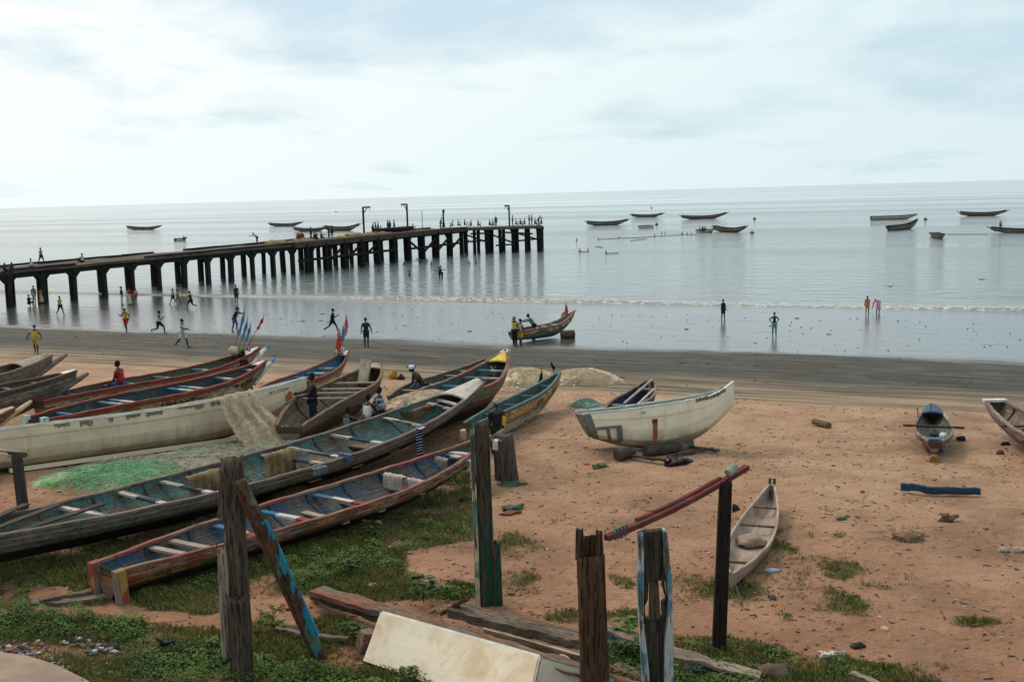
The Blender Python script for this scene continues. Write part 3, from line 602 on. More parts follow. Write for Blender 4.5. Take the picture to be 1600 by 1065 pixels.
# --- rear red rimmed boat
B = Boat('fishing_boat', 'dull red rimmed pirogue, green inside, with blue pennants at its bow', 'boat', (-15.91, 35.88, -10.7, 45.59, 1.56, .93, 1.11, 1.69), PIR, k0=.1, k1=1.35, n=28, grp='wooden fishing boats drawn up on the sand'); PB = B
B.hull(paint('pale_pattern_hull', [(0, (.26, .08, .05)), (.12, (.34, .26, .17)), (.4, (.26, .12, .07))], wear=.4, rust=.35, orn=(.2, .5, [(.4, .3, .2), (.3, .1, .06), (.4, .33, .25)])), paint('green_interior', [(0, (.055, .12, .085)), (.5, (.14, .13, .10))], wear=.42, rust=.3), rim_red, .12, .06)
for t in (.1, .14, .30, .36, .52, .70): B.thwart(t, [t_sky, t_white], w_=.13)
B.deck(.9, .99, white_p, .04, 'bow_cap'); B.ram(white_p, .6, .93, .0, .13, tip=plain('blue_tip', (.08, .2, .35)))
B.text('UNE', .12, .2, .25, 1, black, 1.1)
# --- grey old boats at the left edge
B = Boat('fishing_boat', 'old grey pirogue at the left edge, further of two, with pale bow deck', 'boat', (-24.2, 32.55, -18.22, 42.6, 2.08, 1.0, 1.22, 1.69), (.35, .06, .5, 2., 2.4), k1=1.3, grp='wooden fishing boats drawn up on the sand')
B.hull(paint('old_grey_hull', [(0, (.20, .17, .13)), (.4, (.17, .16, .12)), (.8, (.11, .10, .075))], wear=.5, rust=.4), paint('old_grey_interior', [(0, (.10, .095, .075)), (.5, (.05, .045, .035))], wear=.5, rust=.4), wood_grey, .12, .07)
B.deck(.86, .985, wood_pale, .05, cam=.12); B.ram(wood_grey, .7, .9, -.05, .15)
for t in (.55, .65, .76): B.thwart(t, [wood_grey], w_=.14)
B = Boat('fishing_boat', 'old grey pirogue at the left edge, nearer of two, lettered in black', 'boat', (-23.1, 29.33, -15.32, 37.69, 1.9, 1.0, 1.28, 1.64), (.35, .06, .5, 2., 2.4), k1=1.25, grp='wooden fishing boats drawn up on the sand')
B.hull(paint('old_ochre_grey_hull', [(0, (.10, .07, .055)), (.12, (.24, .21, .15)), (.55, (.20, .17, .11)), (.9, (.10, .085, .06))], wear=.45, rust=.4), paint('old_grey_interior', []), timber('dark_gunwale', (.13, .09, .07), (.07, .05, .04), 'x'), .15, .08)
B.text('ENE', .63, .27, .30, 1, black, 1.0); B.deck(.955, 1., white_p, .06, 'bow_cap'); B.ram(wood_grey, .45, .9, -.12, .14)
for t in (.55, .68, .8, .88): B.thwart(t, [wood_grey], w_=.16)
A1 = gp(-150, 700, .95); A2 = gp(20, 643, .95)
B = Boat('fishing_boat', 'pirogue with a peach coloured bow and yellow ram just entering at the left edge', 'boat', (A1.x - 3, A1.y - 3, A2.x, A2.y, 1.5, .9, .85, 1.05), (.4, .15, .5, 2., 2.2), k1=.8, grp='wooden fishing boats drawn up on the sand')
B.hull(paint('yellow_ochre_hull', [(0, (.20, .07, .04)), (.1, (.42, .28, .10)), (.6, (.30, .18, .06))], wear=.4, rust=.35), wood_dark, rim_red, .1, .06)
B.deck(.9, 1., plain('peach_paint', (.50, .33, .22)), .03); B.ram(pw('yellow_ram', (.40, .30, .10), .7, (.5, .42, .3), 'x'), .75, .88, .1, .12)
# --- large white hull
B = Boat('fishing_boat', 'big white fibreglass hull on the left with flaking top edge and a rusty stain', 'boat', (-17.6, 27.8, -6.65, 34.9, 1.5, 1.22, 1.18, 1.66), (.8, .10, .45, 2., 2.8), 'round', k0=.03, k1=1.25, kp=.70, n=40, th=.08, roll=R(-9), grp='white fibreglass hulls'); WB = B
fib = fibre('cream_fibreglass', (.66, .52, .355)); B.hull(fib, fibre('tan_fibreglass_inside', (.38, .27, .13)), plain('chipped_white_edge', (.66, .62, .53), .6, .25, 3), .10, .05)
B.patch(.935, .955, .30, 1.05, 1, plain('rust', (.46, .15, .035), .9, .45, 3), 'rust_stain', .012, 4, .05)
m = MB(); m.box((.945 * B.L, 0, 0), (.01, .01, .01))
random.seed(3)
for t, l in ((.40, .03), (.44, .035), (.50, .02), (.555, .035), (.60, .03), (.67, .03), (.71, .02), (.75, .035)): B.patch(t + random.uniform(-.01, .01), t + l * random.uniform(.5, 1.2), .0, random.uniform(.05, .16), 1, plain('bare_fibre', (.22, .17, .12), .9, .4, 6), 'flaked_patch', .014, 12, .05)
B.text('.. M.P. ETRAW', .885, .10, .10, 1, plain('faded_red_lettering', (.24, .08, .06)), .95)
m = MB(); q = [(t * B.L, -(B.w(t) * .62), B.gz(t) + .03) for t in (.3, .45, .6, .72, .8)]; m.sweep(q, .30, .12); m.build('keel_board', fib, B.root)
# --- white hull in the middle
B = Boat('fishing_boat', 'white hull alone on open sand with a grey frame painted at its stern', 'boat', (2.22, 30.7, 6.42, 30.95, 1.35, 1.1, 1.35, 2.1), (.9, .05, .4, 2., 3.4), 'round', rk=.34, sheer=[(0, 1.10), (.2, 1.18), (.35, 1.26), (.55, 1.37), (.72, 1.48), (.8, 1.54), (.87, 1.63), (.93, 1.75), (.97, 1.84), (1, 1.93)], k0=.36, k1=1.25, kp=.42, n=34, th=.07, roll=R(-8), grp='white fibreglass hulls'); CB = B
fib2 = fibre('grey_white_fibreglass', (.80, .68, .50)); B.hull(fib2, plain('pale_blue_inside', (.20, .30, .31), .6, .3, 2), plain('chipped_white_edge', ()), .08, .05)
B.transom(plain('grey_boards', (.20, .18, .155), .9, .4, 4), 0, 0, th=.07)
grey = plain('grey_frame_paint', (.17, .16, .13), .85, .35, 6)
B.patch(.0, .045, .02, 1.0, 1, grey, 'stern_edge_board', .03)
for a_ in ((.05, .20, .40, .48), (.05, .20, .86, .95), (.165, .20, .42, .93), (.105, .125, .44, .90)): B.patch(*a_, 1, grey, 'stern_frame', .028)
B.patch(.40, .432, .38, 1.05, 1, plain('rust', ()), 'rust_stain', .014, 4, .04); B.patch(.395, .43, .36, .47, 1, plain('rusty_iron', (.07, .04, .025), .9, .4, 9), 'iron_fitting', .05)
B.patch(.70, .93, -.02, .07, 1, plain('bare_fibre', ()), 'flaked_patch', .02, 20, .04)
B.patch(.32, .355, .10, .17, 1, plain('faded_lettering', (.45, .45, .42)), 'faded_mark', .012)
m = MB(); m.sweep([(t * B.L, 0, B.zb(t) - .05) for t in [i / 12 for i in range(2, 9)]], .12, .12); m.build('keel', fib2, B.root)
# --- dark boat behind it
B = Boat('fishing_boat', 'dark narrow pirogue with navy inside, pointing away behind the lone white hull', 'boat', (3.13, 31.93 + 1.6, 4.85, 38.0, 1.15, .64, .8, 1.12), (.7, .3, .5, 2., 2.2), k0=.1, k1=.7, grp='wooden fishing boats drawn up on the sand')
B.hull(paint('dark_brown_hull', [(0, (.10, .07, .05))], wear=.4), plain('navy_inside', (.010, .022, .06), .7, .5, 3), timber('pinkish_gunwale', (.28, .19, .15), (.14, .09, .07), 'x', .4), .09, .05)
B.thwart(.3, [wood_pale], over=.25, w_=.10); B.thwart(.88, [wood_pale], over=.12, w_=.10)
m = MB(); m.sweep([(.3 * B.L, .05, B.zg(.3)), (.98 * B.L, -.1, B.zg(.98) + .1)], .07, .05); m.build('lengthwise_pole', wood_pale, B.root)
m = MB(); m.sweep([(.3 * B.L, -.32, B.zg(.3) - .1), (.9 * B.L, -.30, B.zg(.9) - .05)], .07, .05); m.build('lengthwise_pole', t_white, B.root)
B.ram(pw('orange_ram', ()), .12, .93, .03, .07)
# --- small canoe
B = Boat('canoe', 'small pale grey plank canoe lying in patchy grass near the leaning rail', 'canoe', (3.84, 18.87, 5.91, 24.46, .86, .41, .30, .52), (.1, .15, .45, 1.8, 2.), 'dug', k0=.12, k1=.15, n=22, th=.035, grp='small canoes on the sand'); KC = B
cw = timber('pinkish_grey_planks', (.36, .26, .21), (.24, .165, .13), 'x', .35); B.hull(cw, timber('pale_inner_planks', (.40, .31, .25), (.27, .195, .155), 'x', .25), timber('pale_canoe_rim', (.46, .36, .29), (.28, .19, .15), 'x', .2), .045, .04, fl=.03)
for t in (.17, .60, .80): B.thwart(t, [wood_brown], w_=.06, th=.04, over=-.01, dz=.05)
for sg in (1, -1): B.post(1.0, sg * .05, .3, .66, wood_dark, .06, .05, .1, 'prong')
# --- small boat at right
B = Boat('canoe', 'small pink and blue canoe seen end on with a yellow nose', 'canoe', (11.43, 28.92, 13.23, 33.77, 1.08, .55, .50, .78), (.35, .3, .5, 2., 2.), k0=.2, k1=.2, n=20, th=.04, grp='small canoes on the sand')
B.hull(paint('faded_pink_hull', [(0, (.24, .10, .085)), (.2, (.26, .18, .15)), (.35, (.10, .075, .06))], wear=.35), paint('olive_interior', []), pw('pale_rim', (.38, .30, .22), .5, (.28, .12, .10), 'x'), .07, .05)
blu = plain('dull_blue_paint', (.045, .09, .14), .7, .3, 4); B.deck(.86, 1.0, blu, .04, cam=.06); B.thwart(.12, [blu], w_=.28, over=.05, dz=.02); B.thwart(.5, [wood_dark], w_=.09, over=.3, dz=-.05, th=.06)
m = MB(); m.tube([(.05, 0, .34), (-.16, 0, .30)], [.13, .16], 14); m.build('nose_block', pw('yellow_nose', (.38, .21, .04), .6, (.25, .09, .03), 'x'), B.root)
m = MB(); m.blob((.33 * B.L, -.25, .45), (.22, .15, .28), 12, 8, .2); m.build('plastic_sack', plain('pale_blue_plastic', (.42, .48, .55), .4), B.root)
m = MB(); m.blob((.62 * B.L, 0, .25), (.3, .25, .2), 10, 7, .3); m.build('bundle', black, B.root)
m = MB(); m.tube([(.75 * B.L, .4, .5), (.74 * B.L, .45, 1.0)], .015, 5); m.tube([(.9 * B.L, .05, .6), (.9 * B.L, .05, 1.0)], .015, 5); m.build('thin_rod', wood_dark, B.root)
# --- boat at the right edge
B = Boat('fishing_boat', 'open grey pirogue cut by the right edge, whitish plank across its square end', 'boat', (14.1, 23.0, 14.93, 33.24, 1.35, .62, .70, 1.04), (.5, .40, .5, 2., 2.), k0=.1, k1=.45, grp='wooden fishing boats drawn up on the sand'); EB = B
B.hull(paint('pinkish_hull', [(0, (.30, .19, .16)), (.3, (.26, .22, .17))], wear=.4), paint('sandy_interior', [(0, (.22, .17, .12)), (.5, (.10, .075, .055))], wear=.4), pw('pale_rim', ()), .10, .05)
B.thwart(.99, [white_p], w_=.28, over=.06, dz=-.04, th=.07); B.thwart(.74, [wood_dark], w_=.09, over=.15); B.thwart(.55, [wood_dark], w_=.12, over=.2)
for t in (.45, .58, .7, .82, .92): B.rib(t, wood_dark)
# --- canoe at the water's edge
B = Boat('fishing_boat', 'small painted pirogue with a blue bottom and red flag on the wet sand', 'boat', (0.01, 67.09, 4.11, 70.79, 1.15, .62, .78, 1.55), (.6, .04, .4, 2., 2.2), k0=.12, k1=1.15, n=26, grp='wooden fishing boats drawn up on the sand'); QB = B
B.hull(paint('orange_patterned_hull', [(0, (.34, .10, .08)), (.08, (.42, .30, .12)), (.52, (.03, .12, .26))], wear=.15, rust=.1, orn=(.08, .50, [(.42, .28, .08), (.45, .12, .06), (.5, .42, .3), (.40, .24, .06), (.06, .16, .10), (.48, .34, .12)]), seam=.9), plain('grey_blue_inside', (.12, .16, .2), .7, .3, 3), pw('pink_rim', (.42, .17, .15), .8, None, 'x'), .07, .05)
B.text('NAJ', .40, .16, .24, 1, black, 1.1); B.text('YAA', .66, .20, .18, 1, black, 1.); B.text('SMA', .06, .15, .22, 1, plain('red_lettering', (.45, .06, .03)), 1.)
for t in (.4, .55, .68): B.thwart(t, [white_p], w_=.14)
B.ram(pw('pink_rim', ()), .15, .93, .05, .06)
# ------------------------------------------------------------------ boats afloat
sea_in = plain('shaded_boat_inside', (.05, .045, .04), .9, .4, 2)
def seaboat(lx, rx, yl, yr, h, label, hull, rim, white=False, beam=1.7, rise=1.5, cat='boat', bowleft=False, name='moored_boat', ram=True, k=0):
    a = atz(lx, yl, -.05); b = atz(rx, yr, -.05)
    if bowleft: a, b = b, a
    L = (b - a).length
    B = Boat(name, label, cat, (a.x, a.y, b.x, b.y, beam, h * (1.35 if ram else 1.), h, h * rise), (.30 if ram else .8, .06, .5, 2., 2.2), 'plank' if not white else 'round', k0=.7 if ram else .1, k1=h * rise - .35, grp='boats moored offshore', base=-.28, n=18)
    B.hull(hull, sea_in, rim, .12, .10)
    for t in (.2, .35, .5, .65, .8): B.thwart(t, [wood_pale], w_=.2)
    if ram: B.ram(rim, 1.0, .93, .12, .14); B.ram(rim, .9, .93, .12, .14, end=0)
    else: B.transom(rim, 0, .05)
    return B
h_grey = paint('moored_grey_hull', [(0, (.10, .09, .08)), (.2, (.34, .30, .24)), (.95, (.05, .04, .035))], wear=.35, orn=(.25, .7, [(.38, .33, .26), (.07, .07, .07), (.42, .38, .31), (.24, .21, .17)]))
h_red = paint('moored_red_hull', [(0, (.12, .08, .07)), (.2, (.36, .28, .22)), (.62, (.28, .06, .04))], wear=.3, orn=(.25, .6, [(.40, .31, .24), (.34, .08, .06), (.36, .34, .28), (.18, .15, .13)]))
h_crm = paint('moored_cream_hull', [(0, (.12, .08, .06)), (.1, (.72, .64, .50)), (.9, (.25, .16, .1))], wear=.2, rust=.25)
h_wht = paint('moored_white_hull', [(0, (.7, .7, .64)), (.8, (.2, .22, .2))], wear=.2, rust=.3)
h_ylw = paint('moored_yellow_hull', [(0, (.55, .50, .36)), (.7, (.5, .36, .14))], wear=.2, rust=.3)
rd = wood_dark
seaboat(199, 252, 359, 359, 1.25, 'grey pirogue afloat alone furthest left on the sea', h_grey, rd)
seaboat(274, 292, 377, 376, .9, 'small whitish dinghy afloat above the pier with one person aboard', h_wht, rd, True, 1.6, 1.3, ram=False)
seaboat(421, 472, 354, 353, 1.2, 'grey pirogue afloat beyond the pier, left of the other two there', h_grey, rd)
seaboat(460, 512, 362, 361, 1.1, 'pirogue with a reddish bottom afloat just beyond the pier deck', h_red, rd)
seaboat(508, 562, 361, 360, 1.4, 'dark pirogue with a high right end afloat just beyond the pier deck', h_grey, rd, rise=1.7)
seaboat(917, 981, 353, 351, 1.25, 'dark slim pirogue moored nearest the end of the pier', h_grey, rd)
seaboat(987, 1036, 340, 339, 1.15, 'slim grey pirogue afloat, furthest out just right of the pier end', h_grey, rd)
seaboat(997, 1019, 357, 356, .9, 'little whitish dinghy afloat below the furthest slim pirogue', h_wht, rd, True, 1.6, .9, bowleft=True, ram=False)
seaboat(1065, 1135, 343, 341, 1.2, 'long reddish brown pirogue with a raised right end and a stick in it', h_red, rd, rise=1.8)
wb2 = seaboat(1092, 1114, 363, 364, .9, 'pale yellowish boat with three people, tied to a red pirogue', h_ylw, rd, True, 2.0, 1.2, ram=False)
seaboat(1116, 1165, 362, 364, 1.15, 'red and brown pirogue with a buoy beside the yellowish boat', h_red, rd)
seaboat(1361, 1433, 344, 342, 1.2, 'cream coloured pirogue with a dark rim moored at the right', h_crm, rd, False, 1.7, 1.3, ram=False)
seaboat(1389, 1434, 361, 357, 1.25, 'black bottomed pirogue with a high bow below the cream one', h_grey, rd, rise=1.8, ram=False)
seaboat(1458, 1474, 369, 375, .9, 'small boat seen nearly end on between two dark pirogues', h_grey, rd, False, 1.7, 1.4, ram=False)
seaboat(1500, 1572, 338, 337, 1.2, 'slim pirogue with a red waterline, furthest right on the horizon side', h_red, rd)
seaboat(1549, 1660, 364, 365, 1.0, 'dark pirogue cut by the right edge with a man standing in it', h_grey, rd)
# buoys
for i, (x, y, l) in enumerate(((1018, 325, 'black buoy far out above the two slim pirogues'), (1026, 351, 'dark buoy right of the little whitish dinghy'), (1179, 342, 'dark buoy right of the long reddish pirogue'), (1175, 364, 'orange brown buoy at the right end of the red pirogue'), (1446, 343, 'dark buoy right of the cream pirogue'))):
    m = MB(); p = atz(x, y, .1); m.blob((0, 0, 0), (.45, .45, .4), 10, 6); m.tube([(0, 0, .3), (0, 0, .7)], .05, 5); o = m.build('buoy', plain('orange_buoy', (.3, .09, .04)) if i == 3 else black, smooth=True); o.location = p; tag(o, l, 'buoy', 'buoys')
# ------------------------------------------------------------------ pier
conc = timber('stained_concrete', (.036, .031, .028), (.016, .014, .013), 'z', .4, scale=.3)
deckm = timber('pier_deck', (.13, .10, .075), (.06, .048, .038), 'x', .4, scale=.3)
PA = [Vector((-79, 46.6, 0)), Vector((-47.5, 101, 0)), Vector((-26.6, 137, 0)), Vector((-7.2, 176, 0)), Vector((5.2, 176.5, 0))]
def dz(y): return 3.5 + (y - 101) * .0092
U0 = (PA[3] - PA[0]).normalized(); LEN = (PA[3] - PA[0]).length; NL = Vector((-U0.y, U0.x, 0))
pier = empty('pier', (PA[0].x, PA[0].y, 0), 0, 'long dark concrete pier on rows of square pillars running out over the sea', 'pier')
OFF = PA[0]
def pp(u, n): q = U0 * u + NL * n; return Vector((q.x, q.y, dz(OFF.y + q.y)))
def pfoot(p): return -1.6 if shore(OFF.x + p.x, OFF.y + p.y) < 0 else tz(OFF.x + p.x, OFF.y + p.y) - .5
m = MB(); N = 46
P = [[pp(LEN * i / N, n) + Vector((0, 0, .05 * math.sin(i * 1.9 + n))) for n in (0, 1.3, 2.6, 3.9, 5.2, 6.5)] for i in range(N + 1)]
m.sheet([r[::-1] for r in P], (0, 0, 1), .26); m.build('deck', deckm, pier)
for n in (.15, 6.35):
    i = 0
    while i < LEN - 3:
        l = random.uniform(3, 6); m = MB()
        if random.random() < .85: m.sweep([pp(i, n) + Vector((0, 0, .12)), pp(min(LEN, i + l), n) + Vector((0, 0, .12 + random.uniform(-.05, .05)))], .28, .22); m.build('kerb', conc, pier)
        i += l + .05
m = MB()
for n in (.45, 5.3): m.sweep([pp(0, n) - Vector((0, 0, .50)), pp(LEN, n) - Vector((0, 0, .50))], .42, .46)
m.build('edge_beam', conc, pier)
def pile(p, top, w_=.62, name='pile', mat=None, bot=None, cap=True):
    w_ *= random.uniform(.86, 1.14)
    b = pfoot(p) if bot is None else bot; m = MB(); a = math.atan2(U0.y, U0.x); r = (random.uniform(-.02, .02), random.uniform(-.02, .02), a)
    m.box((p.x, p.y, (top + b) / 2), (w_, w_, top - b), r, jit=.02)
    if cap:
        for sg in (1, -1): m.slab([(0, 0), (sg * .75, 0), (sg * .32, -.45), (0, -.7)][::sg], (p.x, p.y, top), (U0.x, U0.y, 0), (0, 0, 1), w_ * .9)
    m.build(name, mat or conc, pier)
u = 5.0; k = 0
while u < LEN - 1:
    for n in (.45, 5.3):
        p = pp(u, n); pile(p, p.z - .72, .74 if k in (12, 17) else .46)
    p0, p1 = pp(u, .1), pp(u, 6.3); m = MB(); m.sweep([p0 - Vector((0, 0, .55)), p1 - Vector((0, 0, .55))], .5, .4); m.build('cross_beam', conc, pier)
    u += 3.75; k += 1
darkw = timber('tarred_timber', (.028, .023, .020), (.012, .010, .009), 'z', .5)
u = 108
while u < LEN - 2:      # timber fendering in front of the outer half
    if len([1 for o in pier.children]) < 400:
        for n in (-.55,) + ((2.9,) if int(u) % 2 else ()):
            p = pp(u, n); pile(p, p.z - .1 - (.3 if n > 0 else 0), .34, 'timber_pile', darkw, cap=False)
        if random.random() < .75:
            a, b = pp(u, -.6), pp(u + 3.2, -.6); s_ = random.choice((1, -1)); m = MB(); m.sweep([a - Vector((0, 0, 2.0 + .9 * s_)), b - Vector((0, 0, 2.0 - .9 * s_))], .18, .30); m.build('brace', darkw, pier)
    u += 3.9
for zz_, a, b in ((2.1, 106, 128), (2.2, 131, 146), (2.0, 148, LEN)):
    m = MB(); m.sweep([pp(a, -.75) - Vector((0, 0, zz_)), pp(b, -.75) - Vector((0, 0, zz_))], .22, .32); m.build('waling', darkw, pier)
m = MB(); m.sweep([pp(106, -.35) + Vector((0, 0, -.1)), pp(LEN, -.35) + Vector((0, 0, -.1))], .5, .7); m.build('edge_plank', timber('pinkish_grey_edge', (.10, .075, .06), (.045, .035, .03), 'x', .4, scale=.3), pier)
# pier head bent to the right
H0 = PA[3] - OFF; H1 = PA[4] - OFF; H0.z = dz(PA[3].y); H1.z = H0.z; HU = (H1 - H0).normalized(); HN = Vector((-HU.y, HU.x, 0)); HL = (H1 - H0).length
m = MB(); m.sheet([[H0 + HU * (-4 + (HL + 4.4) * i / 10) + HN * n for n in (7, 3.5, 0)] for i in range(11)], (0, 0, 1), .4); m.build('head_deck', deckm, pier)
for i in range(7):
    for n in (.4, 5.):
        p = H0 + HU * (-.5 + i * 2.1 + (0 if n < 1 else .7)) + HN * n; p.z = H0.z; pile(p, H0.z - .4, .42 if i % 2 else .58, 'timber_pile', darkw, -1.5, cap=(i % 2 == 0))
for i, (a, b, z0, z1) in enumerate(((0, 4, 2.2, 2.0), (4.5, 8, 1.2, 2.6), (8.2, 12.3, 2.3, 2.0), (1, 4.5, .9, .9), (0.2, 3.8, 1., 2.4), (5, 8.2, 2.9, 2.8), (8.4, 12, 1.0, 2.2), (6, 11, .8, 1.2))):
    m = MB(); m.sweep([H0 + HU * a - Vector((0, .3, z0)), H0 + HU * b - Vector((0, .3, z1))], .2, .26); m.build('brace', darkw, pier)
def deckpt(px, py):    # point on the deck under a pixel
    p = atz(px, py, 4.1)
    for _ in range(6): p = atz(px, py, dz(min(p.y, 181)) + .02)
    D = p.y
    for _ in range(400):
        q = p - OFF
        if (px > 735 and D > 181.5) or (px <= 735 and q.x * NL.x + q.y * NL.y > 5.8): D -= .25; p = Vector((p.x / p.y * D, D, p.z))
        else: break
    p.z = dz(min(p.y, 176)) + .03; return p
# davits along the deck
def davit(px, yb, hgt, arm, label, kind=0):
    p = deckpt(px, yb); m = MB(); m.sweep([(0, 0, -.1), (0, 0, hgt)], .26, .26, up=(0, 1, 0))
    r = empty('davit', p, 0, label, 'crane post', 'posts along the pier deck'); m.build('mast', darkw, r)
    if arm:
        m = MB(); m.sweep([(-arm * .1, 0, hgt), (arm, 0, hgt + .02)], .22, .24, up=(0, 1, 0)); m.sweep([(0, 0, hgt - .9), (arm * .55, 0, hgt - .12)], .12, .14, up=(0, 1, 0)); m.build('arm', darkw, r)
        m = MB(); m.tube([(arm * .9, 0, hgt), (arm * .88, 0, hgt - .35), (arm * .95, 0, hgt - .5)], .04, 5); m.build('hook', darkw, r)
davit(569, 366, 4.0, 1.1, 'post with a hooked arm to the right, leftmost and nearest on the pier')
davit(637, 356, 4.1, -.9, 'leaning post with an arm to the left above the crowded part of the pier')
davit(693, 350, 2.9, .25, 'thin post with a short bent top in the middle of the outer pier')
davit(796, 350, 3.3, -.75, 'square post with an arm to the left near the pier end')
m = MB(); m.tube([(0, 0, 0), (0, 0, 3.0)], .05, 5); o = m.build('flagpole', darkw); o.location = deckpt(660, 352); tag(o, 'bare thin pole between two davits on the pier', 'pole')
# boat and nets up on the pier deck
a = deckpt(583, 358); b = deckpt(643, 354)
B = Boat('fishing_boat', 'dark pirogue stored up on the pier deck with people standing in it', 'boat', (a.x, a.y, b.x, b.y, 1.6, .7, .65, .7), (.3, .3, .5, 2, 2), k0=.2, k1=.2, base=a.z + .02, n=16); B.hull(plain('dark_hull', (.06, .05, .045), .9, .4, 3), sea_in, wood_grey, .1, .08); PBOAT = B
B.thwart(.3, [wood_dark]); B.thwart(.7, [wood_dark])
# ------------------------------------------------------------------ nets
def netheap(name, label, c, rx, ry, h, mat, rz=0., strands=0, smat=None, seed=1, grp='piled fishing nets', seg=72, irr=.35, loc_root=None, power=.5, sr=.006, sl=.12):
    random.seed(seed); m = MB(); N_ = 26; rows = []
    for i in range(N_ + 1):
        r_ = i / N_; row = []
        for k in range(seg):
            an = 2 * math.pi * k / seg; e_ = 1 + irr * mnoise.noise(Vector((math.cos(an) * 1.2 + seed, math.sin(an) * 1.2, seed * .7)))
            x = math.cos(an) * rx * r_ * e_; y = math.sin(an) * ry * r_ * e_
            z = h * max(0, 1 - r_ ** 2) ** power * (1 + .45 * mnoise.noise(Vector((x * 1.3 + seed, y * 1.3, 3)))) + .05 * h * mnoise.noise(Vector((x * 6, y * 6, seed))) - (.30 * h * abs(mnoise.noise(Vector((x * 2.6 + seed, y * 5, 7)))) + .14 * h * abs(mnoise.noise(Vector((x * 9, y * 5, seed))))) * (1 if r_ < .95 else 0)
            ca, sa = math.cos(rz), math.sin(rz); X, Y = x * ca - y * sa, x * sa + y * ca
            gz_ = ground(c.x + X, c.y + Y) - c.z if loc_root is None else 0
            row.append((X, Y, gz_ + (z if r_ < 1 else -.03)))
        rows.append(row + row[:1])
    m.grid(rows)
    for i in range(strands):
        an = random.random() * 6.28; r_ = random.random() ** .6 * .98; x = math.cos(an) * rx * r_; y = math.sin(an) * ry * r_; d = random.random() * 6.28; pts = []
        for q in range(5):
            rr = min(1, math.hypot(x / rx, y / ry)); z = h * max(0, 1 - rr * rr) ** power + random.uniform(.0, .05) + .02
            ca, sa = math.cos(rz), math.sin(rz); X, Y = x * ca - y * sa, x * sa + y * ca
            pts.append((X, Y, z + (ground(c.x + X, c.y + Y) - c.z if loc_root is None else 0))); d += random.uniform(-.9, .9); x += math.cos(d) * sl; y += math.sin(d) * sl
        m.tube(pts, sr, 3, 1, cap=False)
    o = m.build(name, [mat, smat or mat], smooth=True); o.location = c; return tag(o, label, 'fishing net', grp)
beige = netmat('beige_net', (.66, .50, .33), (.78, .62, .43), .58); beige_s = plain('beige_cord', (.70, .56, .38)); tanb = netmat('tan_net', (.34, .22, .115), (.17, .105, .06), .8); tan_s = plain('tan_cord', (.34, .22, .12))
grn = netmat('green_net', (.08, .33, .11), (.36, .48, .30), .50); grn_s = plain('green_cord', (.20, .44, .24)); gry = netmat('grey_green_net', (.30, .30, .21), (.36, .29, .21), .60); gry_s = plain('pale_cord', (.42, .42, .32))
c = gp(820, 600); netheap('net_pile', 'beige net heap with small white floats behind the lettered pirogue, left of its bow', c, 1.5, 1.3, .68, beige, 0, 900, beige_s, 4)
c = gp(912, 598); netheap('net_pile', 'beige net heap just right of the lettered pirogue bow', c, 1.6, 1.2, .6, beige, 0, 900, beige_s, 5)
c = gp(915, 634); netheap('net_pile', 'small round heap of pale green net on the sand', c, .48, .5, .22, netmat('seafoam_net', (.14, .24, .20), (.2, .3, .25), .85), 0, 200, plain('seafoam_cord', (.22, .34, .29)), 6)
c = gp(190, 748); netheap('net_pile', 'bright green net spread on sand behind the teal pirogue', c, 1.75, 1.7, .30, grn, .3, 700, grn_s, 8, irr=.6, power=.8)
c = gp(255, 728); netheap('net_pile', 'pale grey green spread net with white floats right of the bright green net', c, 2.6, 1.6, .22, gry, .25, 700, gry_s, 9, irr=.5, power=.8)
c = gp(330, 712); netheap('net_pile', 'brownish thin net lying along the foot of the big white hull', c, 2.2, 1.2, .18, netmat('brownish_net', (.30, .21, .15), (.25, .20, .13), .5), .45, 500, gry_s, 12, irr=.5)
c = gp(470, 703); netheap('net_pile', 'sage green gathered net at the feet of the man in black', c, 1.9, 1.1, .26, netmat('sage_net', (.26, .27, .18), (.38, .34, .24), .62), .5, 500, gry_s, 10, irr=.45)
# net hanging from the white hull to the ground
P = []; m = MB(); a0 = WB.root.matrix_world
T0 = WB.loc(360, 617, 1.55); top = [Vector((WB.root.location.x, WB.root.location.y, WB.root.location.z))]
ta = gp(336, 627, 1.42); tb = gp(384, 616, 1.45); ga = gp(392, 704, .08); gb = gp(500, 690, .10)
ml = MB(); rows = []; NR = 22
for i in range(NR + 1):
    f = i / NR; row = []
    for j in range(19):
        q = j / 18; t_ = ta.lerp(tb, q); g_ = ga.lerp(gb, q)
        p = t_.lerp(g_, f ** .85); p.z = t_.z + (g_.z - t_.z) * (1 - (1 - f) ** 1.6) + .10 * math.sin(q * math.pi) * (1 - f) + (.22 * math.sin(min(1, f * 5) * math.pi) if f < .2 else 0)
        fold = .09 * math.sin(q * 23 + f * 3) + .06 * mnoise.noise(Vector((q * 6, f * 3, 1))); p += Vector((.3, -.8, .4)) * fold; row.append(p)
    rows.append(row)
back = [[p + Vector((-.35, .75, -.25 - .1 * k)) for p in rows[0]] for k in (1, 0)]
ml.grid([[p + Vector((-.45, .9, -.6)) for p in rows[0]], [p + Vector((-.35, .75, -.05)) for p in rows[0]], [p + Vector((-.15, .35, .15)) for p in rows[0]]] + rows)
random.seed(5)
